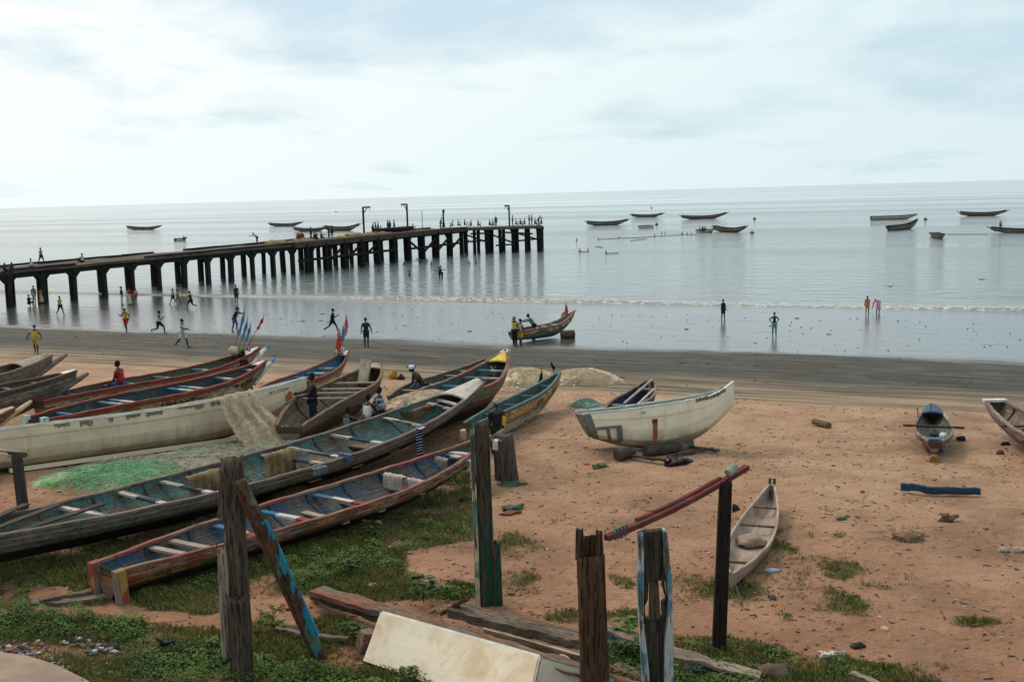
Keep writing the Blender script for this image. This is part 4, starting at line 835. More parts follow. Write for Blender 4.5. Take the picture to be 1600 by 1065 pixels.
for i in range(1300):
    q = random.random(); pts = []; q0 = q
    f = random.random() * .8
    for s_ in range(6):
        ff = min(1, f + s_ * .05); jj = min(17.99, max(0, (q + .02 * math.sin(s_)) * 18)); ii = min(NR - .01, ff * NR); A_ = rows[int(ii)][int(jj)].lerp(rows[int(ii)][int(jj) + 1], jj % 1); C_ = rows[int(ii) + 1][int(jj)].lerp(rows[int(ii) + 1][int(jj) + 1], jj % 1)
        pts.append(A_.lerp(C_, ii % 1) + Vector((random.uniform(-.03, .03), -.03, random.uniform(0, .05))))
    ml.tube(pts, .005, 3, 1, cap=False)
tag(ml.build('draped_net', [netmat('drape_net', (.60, .48, .34), (.72, .61, .46), .22), beige_s], smooth=True), 'beige net hanging over the edge of the big white hull down to the sand', 'fishing net')
# nets inside the teal pirogue
def innet(px, py, rx, ry, label, seed):
    p = gp(px, py, .6); random.seed(seed)
    o = netheap('net_bundle', label, Vector((p.x, p.y, p.z - .62)), rx, ry, .28, tanb, TEAL.ang, 2200, plain('dark_tan_cord', (.15, .09, .045)), seed, 'tan net bundles in the teal pirogue', loc_root=1, irr=.7, power=.6, sr=.009, sl=.09)
innet(314, 768, .5, .4, 'tan net heaped on the floor of the teal pirogue left of the tall grey post', 21)
innet(448, 738, .6, .45, 'tan net heaped on the floor of the teal pirogue right of the tall grey post', 22)
# beige net over the side between the two pirogues
p = gp(650, 620, 1.2); netheap('net_bundle', 'pale net folded along the rim beside the bare backed man', Vector((p.x, p.y, p.z - .1)), .5, 1.3, .18, beige, TEAL.ang - math.pi / 2, 200, beige_s, 14, None, loc_root=1)
for (x, y, l) in ((430, 376, 'long low net heap on the pier deck beside the bending man'), (470, 372, 'pale net heap on the pier deck left of the orange sacks'), (556, 366, 'beige net heap on the pier left of the first davit'), (588, 361, 'beige net heap right of the first davit')):
    p = deckpt(x, y + 1); netheap('net_pile', l, p, 2.0, 1.4, .34, tanb, 0, 0, None, x, 'nets on the pier deck', loc_root=1)
p = deckpt(533, 367); netheap('tarpaulin', 'yellow sheet lying on the pier deck', p, .7, .6, .35, yel_p, 0, 0, None, 3, None, loc_root=1)['category'] = 'tarpaulin'
for x, l in ((467, 'left of two rust coloured sacks on the pier'), (472, 'right of two rust coloured sacks on the pier')):
    m = MB(); m.blob((0, 0, .45), (.36, .34, .55), 10, 7, .12); o = m.build('sack', plain('rust_sack', (.13, .055, .03)), smooth=True); o.location = deckpt(x, 375); tag(o, l, 'sack', 'sacks on the pier')
m = MB(); random.seed(9)
for i in range(70):
    x, y = random.choice(((785, 607), (795, 607), (812, 607), (878, 606), (893, 608), (165, 722), (150, 737), (180, 741), (222, 738), (300, 722), (345, 700), (270, 712), (265, 730), (370, 690), (250, 740), (390, 704)))
    p = gp(x + random.gauss(0, 9), y + random.gauss(0, 4)); p.z = ground(p.x, p.y) + .07 + random.random() * .08; m.blob(p, (.05, .05, .045) if i % 4 else (.09, .07, .06), 7, 5)
tag(m.build('net_floats', white_p, smooth=True), 'many little white net floats scattered over the nets', 'net floats', None, 'stuff')
# ------------------------------------------------------------------ people
skin_m = NM('dark_skin', .55, .35); skin_m.color(skin_m.mix(skin_m.step(skin_m.noise(skin_m.co(), 8, 3), .3, .7), (.030, .018, .013), (.048, .030, .021))); skin_m = skin_m.m
hair_m = plain('black_hair', (.008, .007, .007), .9, .3, 20); eye_m = plain('eye_white', (.6, .58, .54), .3); lip_m = plain('lip', (.09, .03, .025), .5)
def cloth(name, c): return plain('cloth_' + name, c, .9, .22, 5)
def skinned(nodes, edges, sub=1):
    me = bpy.data.meshes.new('tmp'); bm = bmesh.new(); ly = bm.verts.layers.skin.verify(); V = []
    for i, (p, r) in enumerate(nodes):
        v = bm.verts.new(p); v[ly].radius = (r, r) if not isinstance(r, tuple) else r; v[ly].use_root = (i == 0); V.append(v)
    for a, b in edges: bm.edges.new((V[a], V[b]))
    bm.to_mesh(me); bm.free(); ob = bpy.data.objects.new('tmp', me); COL.objects.link(ob)
    s = ob.modifiers.new('s', 'SKIN'); s.use_smooth_shade = True; s.branch_smoothing = .3; q = ob.modifiers.new('b', 'SUBSURF'); q.levels = sub; q.render_levels = sub
    dg = bpy.context.evaluated_depsgraph_get(); ev = ob.evaluated_get(dg); m2 = ev.to_mesh(); vs = [v.co.copy() for v in m2.vertices]; fs = [tuple(p.vertices) for p in m2.polygons]; ev.to_mesh_clear()
    COL.objects.unlink(ob); bpy.data.objects.remove(ob); bpy.data.meshes.remove(me); return vs, fs
def person(label, pos, face, pose='stand', H=1.75, top=None, bot=None, near=False, hat=None, long=False, hair=1.0, lean=0., arms=None, legs=None, seat=None, grp=None, name='person', head=0., sleeve=1, dress=None, up_only=False, waterz=None):
    """face: world degrees (0 = +X, 90 = away from the camera). legs/arms: ((thigh pitch, knee bend), ...)"""
    k = H / 1.75; LG = {'stand': ((4, 4), (-4, 4)), 'walk': ((24, 8), (-20, 22)), 'run': ((48, 45), (-12, 75)), 'sit': ((86, 84), (80, 76)), 'crouch': ((118, 140), (108, 138)), 'sitflat': ((100, 112), (94, 104)), 'wide': ((16, 6), (-22, 6))}
    AR = {'stand': ((8, 8, 12), (4, 8, 14)), 'walk': ((-25, 8, 20), (25, 8, 25)), 'run': ((-45, 14, 85), (40, 14, 85)), 'sit': ((45, 6, 50), (40, 6, 55)), 'crouch': ((70, 8, 40), (65, 10, 45)), 'sitflat': ((50, 8, 50), (55, 8, 60)), 'wide': ((12, 45, 10), (-6, 40, 14)), 'akimbo': ((-28, 42, 95), (-28, 42, 95))}
    L_ = legs or LG.get(pose, LG['stand']); A_ = arms or AR.get(pose, AR['stand'])
    if pose == 'bend': lean = lean or 70; L_ = legs or ((6, 6), (-2, 8)); A_ = arms or ((70, 5, 15), (72, 5, 15))
    def d2(pitch): a = R(pitch); return Vector((math.sin(a), 0, -math.cos(a)))      # pitch forward from straight down
    th, shn, sol = .44 * k, .43 * k, .07 * k; drop = []
    for tp, kb in L_: drop.append((d2(tp) * th + d2(tp - kb) * shn).z * -1 + sol)
    hip_h = max(drop) if seat is None else seat
    hip = Vector((0, 0, hip_h)); ln = R(lean + (8 if pose == 'run' else 0)); UP = Vector((math.sin(ln), 0, math.cos(ln))); FW = Vector((math.cos(ln), 0, -math.sin(ln))); Y = Vector((0, 1, 0))
    nodes = []; edges = []
    def nd(p, r, par=None):
        nodes.append((p, r)); 
        if par is not None: edges.append((par, len(nodes) - 1))
        return len(nodes) - 1
    pel = nd(hip, .135 * k); wa = nd(hip + UP * .17 * k, .125 * k, pel); ch = nd(hip + UP * .36 * k, .150 * k, wa); nb = nd(hip + UP * .50 * k, .075 * k, ch); nk = nd(hip + UP * .585 * k, .052 * k, nb)
    hd = R(lean * .5 + head); HU_ = Vector((math.sin(hd), 0, math.cos(hd))); HF = Vector((math.cos(hd), 0, -math.sin(hd))); hc = nodes[nk][0] + HU_ * .115 * k
    legn = []; armn = []; hands = []
    for sg, (tp, kb) in zip((1, -1), L_):
        h_ = hip + Y * sg * .085 * k - Vector((0, 0, .03 * k)); kn = h_ + d2(tp) * th + Y * sg * (.02 if pose not in ('crouch', 'sit', 'sitflat') else .08) * k; an = kn + d2(tp - kb) * shn
        fl = 0 if kb < 50 or pose in ('sit', 'crouch', 'sitflat') else 60
        ft = an + Vector((math.cos(R(fl)), 0, -math.sin(R(fl)))) * .17 * k + Vector((0, 0, -.045 * k))
        a = nd(h_, .100 * k, pel); b = nd(h_.lerp(kn, .5), .084 * k, a); c_ = nd(kn, .062 * k, b); d = nd(kn.lerp(an, .35), .062 * k, c_); e_ = nd(an, .041 * k, d); f_ = nd(ft, .030 * k, e_); legn.append((a, b, c_, d, e_, f_))
    for sg, (sp_, ab, eb) in zip((1, -1), A_):
        sh_ = nodes[nb][0] - UP * .045 * k + Y * sg * .17 * k
        def dr(p, a): 
            v = Vector((math.sin(R(p)) * math.cos(R(a)), sg * math.sin(R(a)), -math.cos(R(p)) * math.cos(R(a)))); return v
        base = lean * .6 if pose == 'bend' else 0
        el = sh_ + dr(sp_, ab) * .29 * k
        if pose == 'akimbo': fd = (hip + Y * sg * .17 * k + UP * .08 * k - el).normalized()
        else: fd = dr(sp_ + eb, ab * .4)
        wr = el + fd * .25 * k; a = nd(sh_, .066 * k, nb); b = nd(sh_.lerp(el, .5), .054 * k, a); c_ = nd(el, .044 * k, b); d = nd(wr, .031 * k, c_); pm = nd(wr + fd * .055 * k, .030 * k, d); armn.append((a, b, c_, d)); hands.append((wr, fd, sg))
        if not near: nd(wr + fd * .15 * k, .017 * k, pm)
    vs, fs = skinned(nodes, edges, 1 if not near else 2); m = MB(); m.add(vs, fs)
    X = Matrix((HF, Y, HU_)).transposed()
    # head: egg-shaped with brow, nose, chin and ears
    hv = []; seg, rg = (16, 12) if near else (10, 8)
    for i in range(rg + 1):
        t_ = math.pi * i / rg
        for q in range(seg):
            a = 2 * math.pi * q / seg; x, y, z = math.sin(t_) * math.cos(a), math.sin(t_) * math.sin(a), math.cos(t_)
            fx = .098 * x * (1 - .10 * max(0, -z)); fy = .076 * y * (1 - .28 * max(0, -z)); fz = .122 * z
            if x > .8 and -.45 < z < .1: fx += .022 * (1 - abs(y) * 3.2) if abs(y) < .3 else 0
            if x > .5 and z < -.6: fx += .012
            if x > .7 and .1 < z < .35: fx += .005
            hv.append(hc + X @ Vector((fx, fy, fz)) * k)
    m.add(hv, [(i * seg + q, (i + 1) * seg + q, (i + 1) * seg + (q + 1) % seg, i * seg + (q + 1) % seg) for i in range(rg) for q in range(seg)])
    for sg in (1, -1): m.blob(hc + X @ Vector((-.005, sg * .078, -.005)) * k, (.018 * k, .010 * k, .030 * k), 6, 4)
    if near:
        m.blob(hc + X @ Vector((.094, 0, -.062)) * k, (.012 * k, .026 * k, .010 * k), 8, 5, mi=2)
        for sg in (1, -1): m.blob(hc + X @ Vector((.083, sg * .030, .012)) * k, (.010 * k, .014 * k, .008 * k), 8, 5, mi=1)
    for wr, fd, sg in hands:                       # five fingers curled towards the palm
        if not near: continue
        sd_ = fd.cross(Vector((0, sg, 0)) + Vector((.01, 0, 0))).normalized(); pl = fd.cross(sd_).normalized() * -sg
        for q, l in enumerate((.068, .078, .074, .058)):
            b0 = wr + fd * .085 * k + sd_ * (q - 1.5) * .019 * k; b1 = b0 + (fd + pl * .35).normalized() * l * .5 * k; b2 = b1 + (fd * .6 + pl).normalized() * l * .5 * k; m.tube([wr + fd * .05 * k + sd_ * (q - 1.5) * .012 * k, b0, b1, b2], [.013 * k, .0095 * k, .0085 * k, .006 * k], 6)
        b0 = wr + fd * .035 * k - sd_ * .028 * k; m.tube([wr + fd * .02 * k, b0, b0 + (fd * .7 - sd_ * .7 + pl * .3).normalized() * .035 * k, b0 + (fd - sd_ * .4 + pl * .5).normalized() * .062 * k], [.014 * k, .012 * k, .010 * k, .007 * k], 6)
    rt = empty(name, pos, R(face), label, 'person', grp); m.build('body', [skin_m, eye_m, lip_m], rt, smooth=True)
    # hair
    if hair and not hat:
        m = MB(); m.blob(hc + X @ Vector((-.014, 0, .028)) * k, (.100 * k * hair, .084 * k * hair, .108 * k * hair), 12, 8, .03, m=X); m.build('hair', hair_m, rt, smooth=True)
    if hat:
        m = MB(); m.blob(hc + X @ Vector((-.010, 0, .052)) * k, (.108 * k, .092 * k, .088 * k), 12, 8, m=X)
        if hat[1]: m.blob(hc + X @ Vector((.10, 0, .045)) * k, (.07 * k, .07 * k, .010 * k), 10, 5, m=X)
        m.build('cap', hat[0], rt, smooth=True)
    G = lambda i, r: (nodes[i][0], r * k * 1.14)
    if top:
        nn = [G(pel, .145), G(wa, .135), G(ch, .152), (nodes[nb][0] - UP * .015 * k, .088 * k)]; ee = [(0, 1), (1, 2), (2, 3)]
        if sleeve:
            for a, b, c_, d in armn:
                o_ = len(nn); nn += [G(a, .075), G(b, .064)]; ee += [(3, o_), (o_, o_ + 1)]
                if sleeve > 1: nn += [G(c_, .052), G(d, .042)]; ee += [(o_ + 1, o_ + 2), (o_ + 2, o_ + 3)]
        else:
            for a, b, c_, d in armn: o_ = len(nn); nn.append((nodes[a][0].lerp(nodes[nb][0], .35), .055 * k)); ee.append((3, o_))
        v2, f2 = skinned(nn, ee, 1); m = MB(); m.add(v2, f2); m.build('vest' if not sleeve else 'shirt', top, rt, smooth=True)
    if bot:
        nn = [(nodes[pel][0] + UP * .03 * k, .142 * k)]; ee = []
        for a, b, c_, d, e_, f_ in legn:
            o_ = len(nn); nn += [G(a, .105), G(b, .092), (nodes[c_][0].lerp(nodes[b][0], .15), .078 * k)]; ee += [(0, o_), (o_, o_ + 1), (o_ + 1, o_ + 2)]
            if long: nn += [G(c_, .072), G(d, .068), (nodes[e_][0].lerp(nodes[d][0], .1), .055 * k)]; ee += [(o_ + 2, o_ + 3), (o_ + 3, o_ + 4), (o_ + 4, o_ + 5)]
        v2, f2 = skinned(nn, ee, 1); m = MB(); m.add(v2, f2); m.build('trousers' if long else 'shorts', bot, rt, smooth=True)
    if dress:
        m = MB(); f0 = (nodes[legn[0][4]][0] + nodes[legn[1][4]][0]) / 2; f0.z += dress[1] * k; m.tube([hip + UP * .12 * k, hip - Vector((0, 0, .05)), hip.lerp(f0, .5), f0], [.13 * k, .17 * k, .19 * k, .21 * k], 12, cap=False); m.build('skirt', dress[0], rt, smooth=True)
    rt['_h'] = hip_h; del rt['_h']
    return rt
def foot(px, py): p = gp(px, py); p.z = ground(p.x, p.y); return p
yel = cloth('yellow', (.55, .38, .04)); wht = cloth('white', (.62, .60, .58)); nav = cloth('navy', (.012, .018, .045)); blk = cloth('black', (.010, .010, .012)); redc = cloth('red', (.42, .018, .012)); crm = cloth('cream', (.50, .42, .26)); org = cloth('orange', (.62, .16, .05)); pnk = cloth('pink', (.62, .28, .38)); teal_c = cloth('turquoise', (.10, .33, .36)); gryc = cloth('grey', (.16, .18, .18)); lblue = cloth('light_blue', (.18, .38, .55)); brn = cloth('brown', (.12, .07, .04)); jean = cloth('denim', (.018, .028, .06)); grn_c = cloth('green', (.05, .12, .07)); tanc = cloth('pale_grey', (.34, .32, .29)); oliv = cloth('olive_yellow', (.40, .32, .06))
GP = 'people on the beach'
person('boy in yellow shirt and shorts with spread arms, nearest on the left beach', foot(57, 552), -75, 'wide', 1.72, yel, oliv, grp=GP, arms=((10, 30, 20), (-5, 45, 8)))
person('boy in yellow shirt and dark shorts walking below the pier pillars', foot(95, 492), -30, 'walk', 1.68, yel, blk, grp=GP)
person('player in yellow shirt and red shorts running at the edge of the wet sand', foot(198, 518), -100, 'run', 1.75, yel, redc, grp=GP, legs=((30, 40), (-8, 14)))
person('player in white vest and navy shorts running, one foot kicked back', foot(249, 521), 0, 'run', 1.78, wht, nav, sleeve=0, grp=GP)
person('player in white shirt and long white shorts jogging on dark sand', foot(287, 542), -5, 'walk', 1.8, wht, wht, grp=GP, arms=((5, 12, 75), (20, 12, 85)), legs=((22, 14), (-24, 20)))
person('dark figure crouching by the left pillars', foot(46, 478), -20, 'crouch', 1.7, blk, blk, grp=GP)
person('person in white top standing against a broad pillar', foot(54, 474), -90, 'stand', 1.75, tanc, wht, long=True, grp=GP)
person('person in orange top and cream wrap standing by the same broad pillar', foot(65, 474), -100, 'stand', 1.6, org, None, grp=GP, dress=(crm, .15))
person('person in dark blue top and white trousers facing the sea', foot(191, 476), 20, 'stand', 1.72, nav, wht, long=True, grp=GP)
person('woman in red top and cream skirt beside the one in white trousers', foot(203, 476), 60, 'stand', 1.72, redc, None, grp=GP, dress=(crm, .08))
person('child in pink at the foot of a pillar', foot(213, 471), 90, 'stand', 1.3, pnk, redc, grp=GP)
person('child in yellow running by the pillars', foot(271, 475), 180, 'walk', 1.5, yel, blk, grp=GP)
person('child in a dull yellow shirt close behind the running yellow one', foot(278, 475), 10, 'walk', 1.45, oliv, gryc, grp=GP)
person('dark clothed player running with one leg behind, beyond the white shirted one', foot(299, 482), 170, 'run', 1.7, blk, blk, grp=GP)
person('dark slim figure standing behind the bent one at the water', foot(370, 474), 90, 'stand', 1.75, nav, nav, grp=GP)
person('dark figure in blue shorts bent over behind the blue pennants', foot(367, 517), 0, 'bend', 1.8, blk, cloth('blue', (.05, .10, .22)), grp=GP, lean=25, legs=((20, 25), (-5, 15)))
person('dark clothed player running towards the left of the red pennants', foot(520, 519), 0, 'run', 1.75, blk, blk, grp=GP, legs=((35, 20), (-30, 35)))
person('man in navy shirt and shorts standing on the dark sand, seen from behind', foot(573, 542), 85, 'stand', 1.8, nav, nav, grp=GP, arms=((5, 22, 10), (0, 25, 10)))
person('tall man in yellow shirt with a hand to his face at the small painted pirogue', foot(805, 541), 60, 'stand', 1.85, yel, blk, long=True, grp=GP, arms=((70, 15, 100), (5, 8, 15)), hat=(crm, 0))
person('person in white top and yellow shorts leaning on the painted pirogue', foot(814, 540), 40, 'stand', 1.65, wht, yel, grp=GP)
person('man in grey shirt bending over behind the painted pirogue', foot(835, 530), 190, 'bend', 1.75, gryc, blk, grp=GP, lean=35, long=True, sleeve=2)
person('dark figure standing alone in the wet sand right of centre', foot(1130, 500), -60, 'stand', 1.5, blk, blk, grp=GP)
person('bare chested boy in turquoise shorts with hands on hips', foot(1210, 525), -88, 'akimbo', 1.5, None, teal_c, grp=GP)
person('child in orange dress at the water line', foot(1355, 491), 90, 'stand', 1.35, org, org, grp=GP)
pk = person('person in pink bending right down beside the child in orange', foot(1372, 488), 92, 'bend', 1.6, pnk, pnk, grp=GP, lean=100, arms=((10, 10, 10), (10, 10, 10)), legs=((2, 2), (2, 2)), dress=(pnk, .25))
# in the water
def wade(px, py, label, H, top, bot, depth, face=0, pose='stand', **k_): p = atz(px, py, 0.); p.z = -depth; return person(label, p, face, pose, H, top, bot, grp='people in the water', **k_)
wade(640, 431, 'person in red standing waist deep in the sea', 1.6, redc, redc, .85)
wade(687, 434, 'dark figure with raised head wading beside one in dark red', 1.75, blk, blk, .35, 0, 'bend', lean=15)
wade(691, 434, 'stooping figure in dark red wading in the sea', 1.7, cloth('dark_red', (.12, .02, .015)), blk, .35, 180, 'bend', lean=35)
wade(657, 411, 'bather bending over in the shallows under the outer pier', 1.6, None, blk, .7, 180, 'bend', lean=50)
for i, (x, y, l) in enumerate(((616, 412, 'leftmost of the heads below the crowded pier'), (631, 413, 'second bather head from the left below the crowded pier'), (667, 408, 'bather head above and right of the bending one'), (674, 413, 'bather head just right of the bending one'), (706, 412, 'lone bather head below the thin davit'), (733, 411, 'bather with shoulders out below the outer pillars'), (744, 412, 'rightmost bather head under the pier'), (512, 418, 'bather head right at the first braced pillars'), (538, 416, 'bather head under the braced pillars, second from left'), (550, 417, 'bather in red under the braced pillars'), (592, 426, 'lone bather head nearer the beach'), (312, 414, 'lone bather head seen between the left pillars'),
    (901, 376, 'leftmost lone swimmer in open water'), (935, 374, 'swimmer right of the leftmost lone one'), (967, 372, 'swimmer at the middle of the long float line'), (906, 393, 'left swimmer of the two close together'), (919, 392, 'right swimmer of the two close together'), (947, 395, 'nearest swimmer right of the close pair'), (1023, 370, 'swimmer with arms out below the little dinghy'), (1034, 365, 'swimmer just behind the one with arms out'), (1039, 365, 'swimmer just right of the one behind'), (1066, 366, 'first of three swimmers near the yellowish boat'), (1074, 366, 'middle of three swimmers near the yellowish boat'), (1080, 367, 'last of three swimmers near the yellowish boat'))):
    wade(x, y, l, 1.7, redc if x == 550 else None, None, 1.32 if i % 3 else 1.22, random.uniform(0, 360), 'stand', name='swimmer')
# float line
fl_ = ['longest piece of the dark float line between swimmers', 'short float line between the close pair of swimmers', 'float line piece right of the nearest swimmer', 'faint float line piece above the close pair', 'float line piece below the little dinghy', 'float line from the end on boat to the rightmost pirogue']
for li_, pts in enumerate( (((935, 374), (967, 372), (1000, 371), (1023, 369), (1060, 367), (1090, 366)), ((906, 393), (919, 393)), ((947, 396), (966, 395)), ((930, 385), (942, 386)), ((985, 376), (1010, 373)), ((1480, 366), (1545, 366)))):
    Q = [atz(x, y, .03) for x, y in pts]; m = MB(); m.tube(Q, .09, 5, flat=.5); tag(m.build('net_float_line', black), fl_[li_], 'float line', 'floating net lines')
# on the pier
GD = 'people on the pier'
for px, py, face, pose, tp, bt, l, kw in ((65, 411, -20, 'walk', tanc, blk, 'man in pale shirt walking along the left pier', {}), (49, 419, -60, 'sitflat', wht, blk, 'person in white sitting on the pier edge near the walking man', dict(seat=.15)), (129, 410, 160, 'sitflat', wht, blk, 'person in white sitting alone on the pier deck', dict(seat=.15)),
    (8, 427, -90, 'sitflat', blk, blk, 'dark person sitting at the left end of the pier edge', dict(seat=.15)), (19, 426, -90, 'sitflat', nav, blk, 'second dark person sitting on the left pier edge', dict(seat=.15)), (402, 378, 180, 'bend', tanc, blk, 'man bending forward carrying a pale bundle along the pier', dict(lean=50)),
    (486, 371, 0, 'stand', blk, blk, 'dark person standing by the orange sacks', {}), (491, 371, 0, 'sitflat', blk, blk, 'dark person sitting right of the one by the sacks', dict(seat=.2)), (494, 371, 90, 'sitflat', brn, blk, 'person in brown sitting low on the pier edge', dict(seat=.2)), (502, 370, 0, 'sitflat', blk, blk, 'person sitting between the sacks and the standing pair', dict(seat=.2)), (514, 368, 0, 'stand', blk, blk, 'left of the standing pair before the first davit', {}), (519, 368, 90, 'stand', brn, blk, 'right of the standing pair before the first davit', {}),
    (582, 357, 0, 'stand', grn_c, blk, 'person in green leaning at the end of the stored boat', dict(lean=15)), (587, 358, 0, 'stand', cloth('rust', (.25, .08, .04)), tanc, 'person in rust coloured shirt at the end of the stored boat', {}), (591, 359, 180, 'stand', brn, blk, 'person in brown close by the rust shirted one', {}), (595, 360, 0, 'sitflat', blk, blk, 'person sitting at the foot of the stored boat', dict(seat=.3)), (606, 349, 0, 'stand', blk, blk, 'left one standing in the stored boat', {}), (609, 349, 60, 'stand', gryc, blk, 'middle one standing in the stored boat', {}), (616, 349, 0, 'stand', cloth('lilac', (.3, .25, .34)), blk, 'one in lilac standing in the stored boat', {}),
    (645, 351, 0, 'sitflat', blk, blk, 'small dark person sitting right of the leaning davit', dict(seat=.2)), (688, 349, 0, 'stand', teal_c, blk, 'person in blue green leaning near the thin davit', dict(lean=20)), (694, 349, 180, 'sitflat', nav, blk, 'person sitting at the foot of the thin davit', dict(seat=.3)), (707, 350, 170, 'sitflat', wht, blk, 'person in white sitting right of the thin davit', dict(seat=.3)), (716, 351, 0, 'sitflat', crm, blk, 'person in cream sitting on the pier, left of the red one', dict(seat=.3)), (726, 351, 0, 'sitflat', redc, redc, 'person in red sitting mid pier head', dict(seat=.3)), (736, 350, 180, 'sitflat', blk, gryc, 'dark person sitting right of the red one', dict(seat=.3)), (747, 349, 0, 'sitflat', gryc, blk, 'person in grey sitting alone on the pier head', dict(seat=.3)), (765, 350, 0, 'sitflat', blk, blk, 'small dark person sitting left of the standing blue one', dict(seat=.3)), (770, 350, 0, 'sitflat', crm, brn, 'person in tan sitting just left of the standing blue one', dict(seat=.3)),
    (775, 349, 90, 'stand', jean, nav, 'person in dark blue standing on the pier head', {}), (801, 348, 180, 'stand', tanc, gryc, 'person in pale grey standing beside the square davit', {}), (806, 350, 0, 'sitflat', wht, blk, 'person in white sitting right of the square davit', dict(seat=.3)), (813, 351, 0, 'sitflat', blk, blk, 'dark person sitting left of the red one at the pier end', dict(seat=.3)), (820, 351, 180, 'sitflat', redc, oliv, 'person in red sitting at the pier end', dict(seat=.3)), (827, 349, 0, 'stand', grn_c, blk, 'person in green standing at the pier end', {}), (831, 349, 0, 'stand', pnk, gryc, 'person in pink standing at the pier end', {}), (836, 350, 0, 'crouch', blk, brn, 'dark person crouching at the last pillar', {}), (841, 349, 20, 'bend', blk, blk, 'dark person leaning out over the pier end', dict(lean=40)), (846, 350, 160, 'sitflat', grn_c, blk, 'person in dark green at the very tip of the pier', dict(seat=.3))):
    p = deckpt(px, py); on = px in (606, 609, 616)
    if on: p = deckpt(px, 356); p.z += .15
    person(l, p, face, pose, 1.72, tp, bt, grp=GD, long=(pose == 'stand'), **kw)
# in the boats offshore
GB_ = 'people in the boats offshore'
for px, py, face, pose, tp, l, z in ((287, 374, 0, 'sitflat', gryc, 'person sitting in the small whitish dinghy', .15), (1093, 361, 0, 'sitflat', wht, 'person in white at the left of the yellowish boat', .3), (1098, 361, 40, 'sitflat', blk, 'dark person in the middle of the yellowish boat', .3), (1102, 361, 180, 'sitflat', blk, 'second dark person in the yellowish boat, bending', .3), (1116, 361, 180, 'sitflat', blk, 'person sitting at the joined ends of the two boats', .4), (1563, 361, -90, 'stand', tanc, 'man in a pale shirt standing in the rightmost pirogue', .55)):
    p = atz(px, py, .35); p.z = z; person(l, p, face, pose, 1.72, tp, blk, grp=GB_, seat=.35 if pose != 'stand' else None)
# ---- the people among the beached boats
p = foot(491, 672); person('man in black standing by the nets with a pale cord in his hand', p, 190, 'stand', 1.86, blk, nav, near=True, sleeve=0, long=True, arms=((25, 8, 55), (38, 6, 42)), legs=((6, 4), (-5, 6)))
P0 = foot(491, 672); hand = P0 + Vector((-.42, -.25, 1.15)); m = MB(); e2 = foot(516, 668) + Vector((0, -.3, .35))
m.tube([hand, hand.lerp(e2, .33) + Vector((0, 0, -.16)), hand.lerp(e2, .66) + Vector((0, 0, -.18)), e2], .015, 5); tag(m.build('cord', plain('rope', ())), 'pale cord sagging from the hand of the man in black', 'cord')
def sit_on(px, py, seatz, **k_): pass
p = foot(542, 682); p.z -= .0; person('person in grey vest sitting low with back to the teal pirogue', p, 60, 'sitflat', 1.7, gryc, brn, near=True, sleeve=0, seat=.16, lean=12)
p = foot(574, 676); person('person in white vest sitting, seen from behind', p, 75, 'sit', 1.78, wht, nav, near=True, sleeve=0, seat=.42, lean=18)
p = foot(597, 668); person('person in light blue shirt sitting between the two boats', p, 200, 'sit', 1.8, lblue, nav, near=True, seat=.50, lean=5)
p = gp(662, 604, .95); person('bare backed man in a white cap and dark jeans sitting hunched on the boat rim', Vector((p.x, p.y, p.z - .9)), 205, 'sit', 1.85, None, jean, near=True, hat=(wht, 0), seat=.98, lean=38, long=True, legs=((74, 66), (60, 54)), arms=((12, 6, 50), (6, 6, 60)))
p = gp(777, 678, .55); p.z -= .42; person('man in a black and yellow jacket and pale cap standing in the lettered pirogue', Vector((p.x, p.y, p.z - .35)), 100, 'stand', 1.78, blk, blk, near=True, hat=(tanc, 0), sleeve=2, long=True)
jr = bpy.context.scene.objects[-1]
jr = [o for o in bpy.data.objects if o.get('label', '').startswith('man in a black and yellow')][0]; m = MB(); m.tube([(.0, -.15, 1.42), (.02, -.185, 1.2), (.03, -.18, 1.0), (.02, -.16, .85)], [.07, .09, .085, .06], 10); m.build('yellow_side_panel', yel, jr, smooth=True)
p = gp(190, 600, 1.0); person('person in red shirt and blue shorts sitting on the rim of the rear pirogue', Vector((p.x, p.y, p.z - .95)), 170, 'sit', 1.8, redc, cloth('royal_blue', (.03, .05, .16)), near=True, seat=.98, lean=10, legs=((85, 50), (80, 55)), arms=((15, 8, 35), (10, 8, 40)))
p = foot(388, 612); person('dark figure standing between the two red rimmed boats at their bows', p, 180, 'stand', 1.75, blk, blk, near=True, lean=12, legs=((10, 4), (-8, 4)))
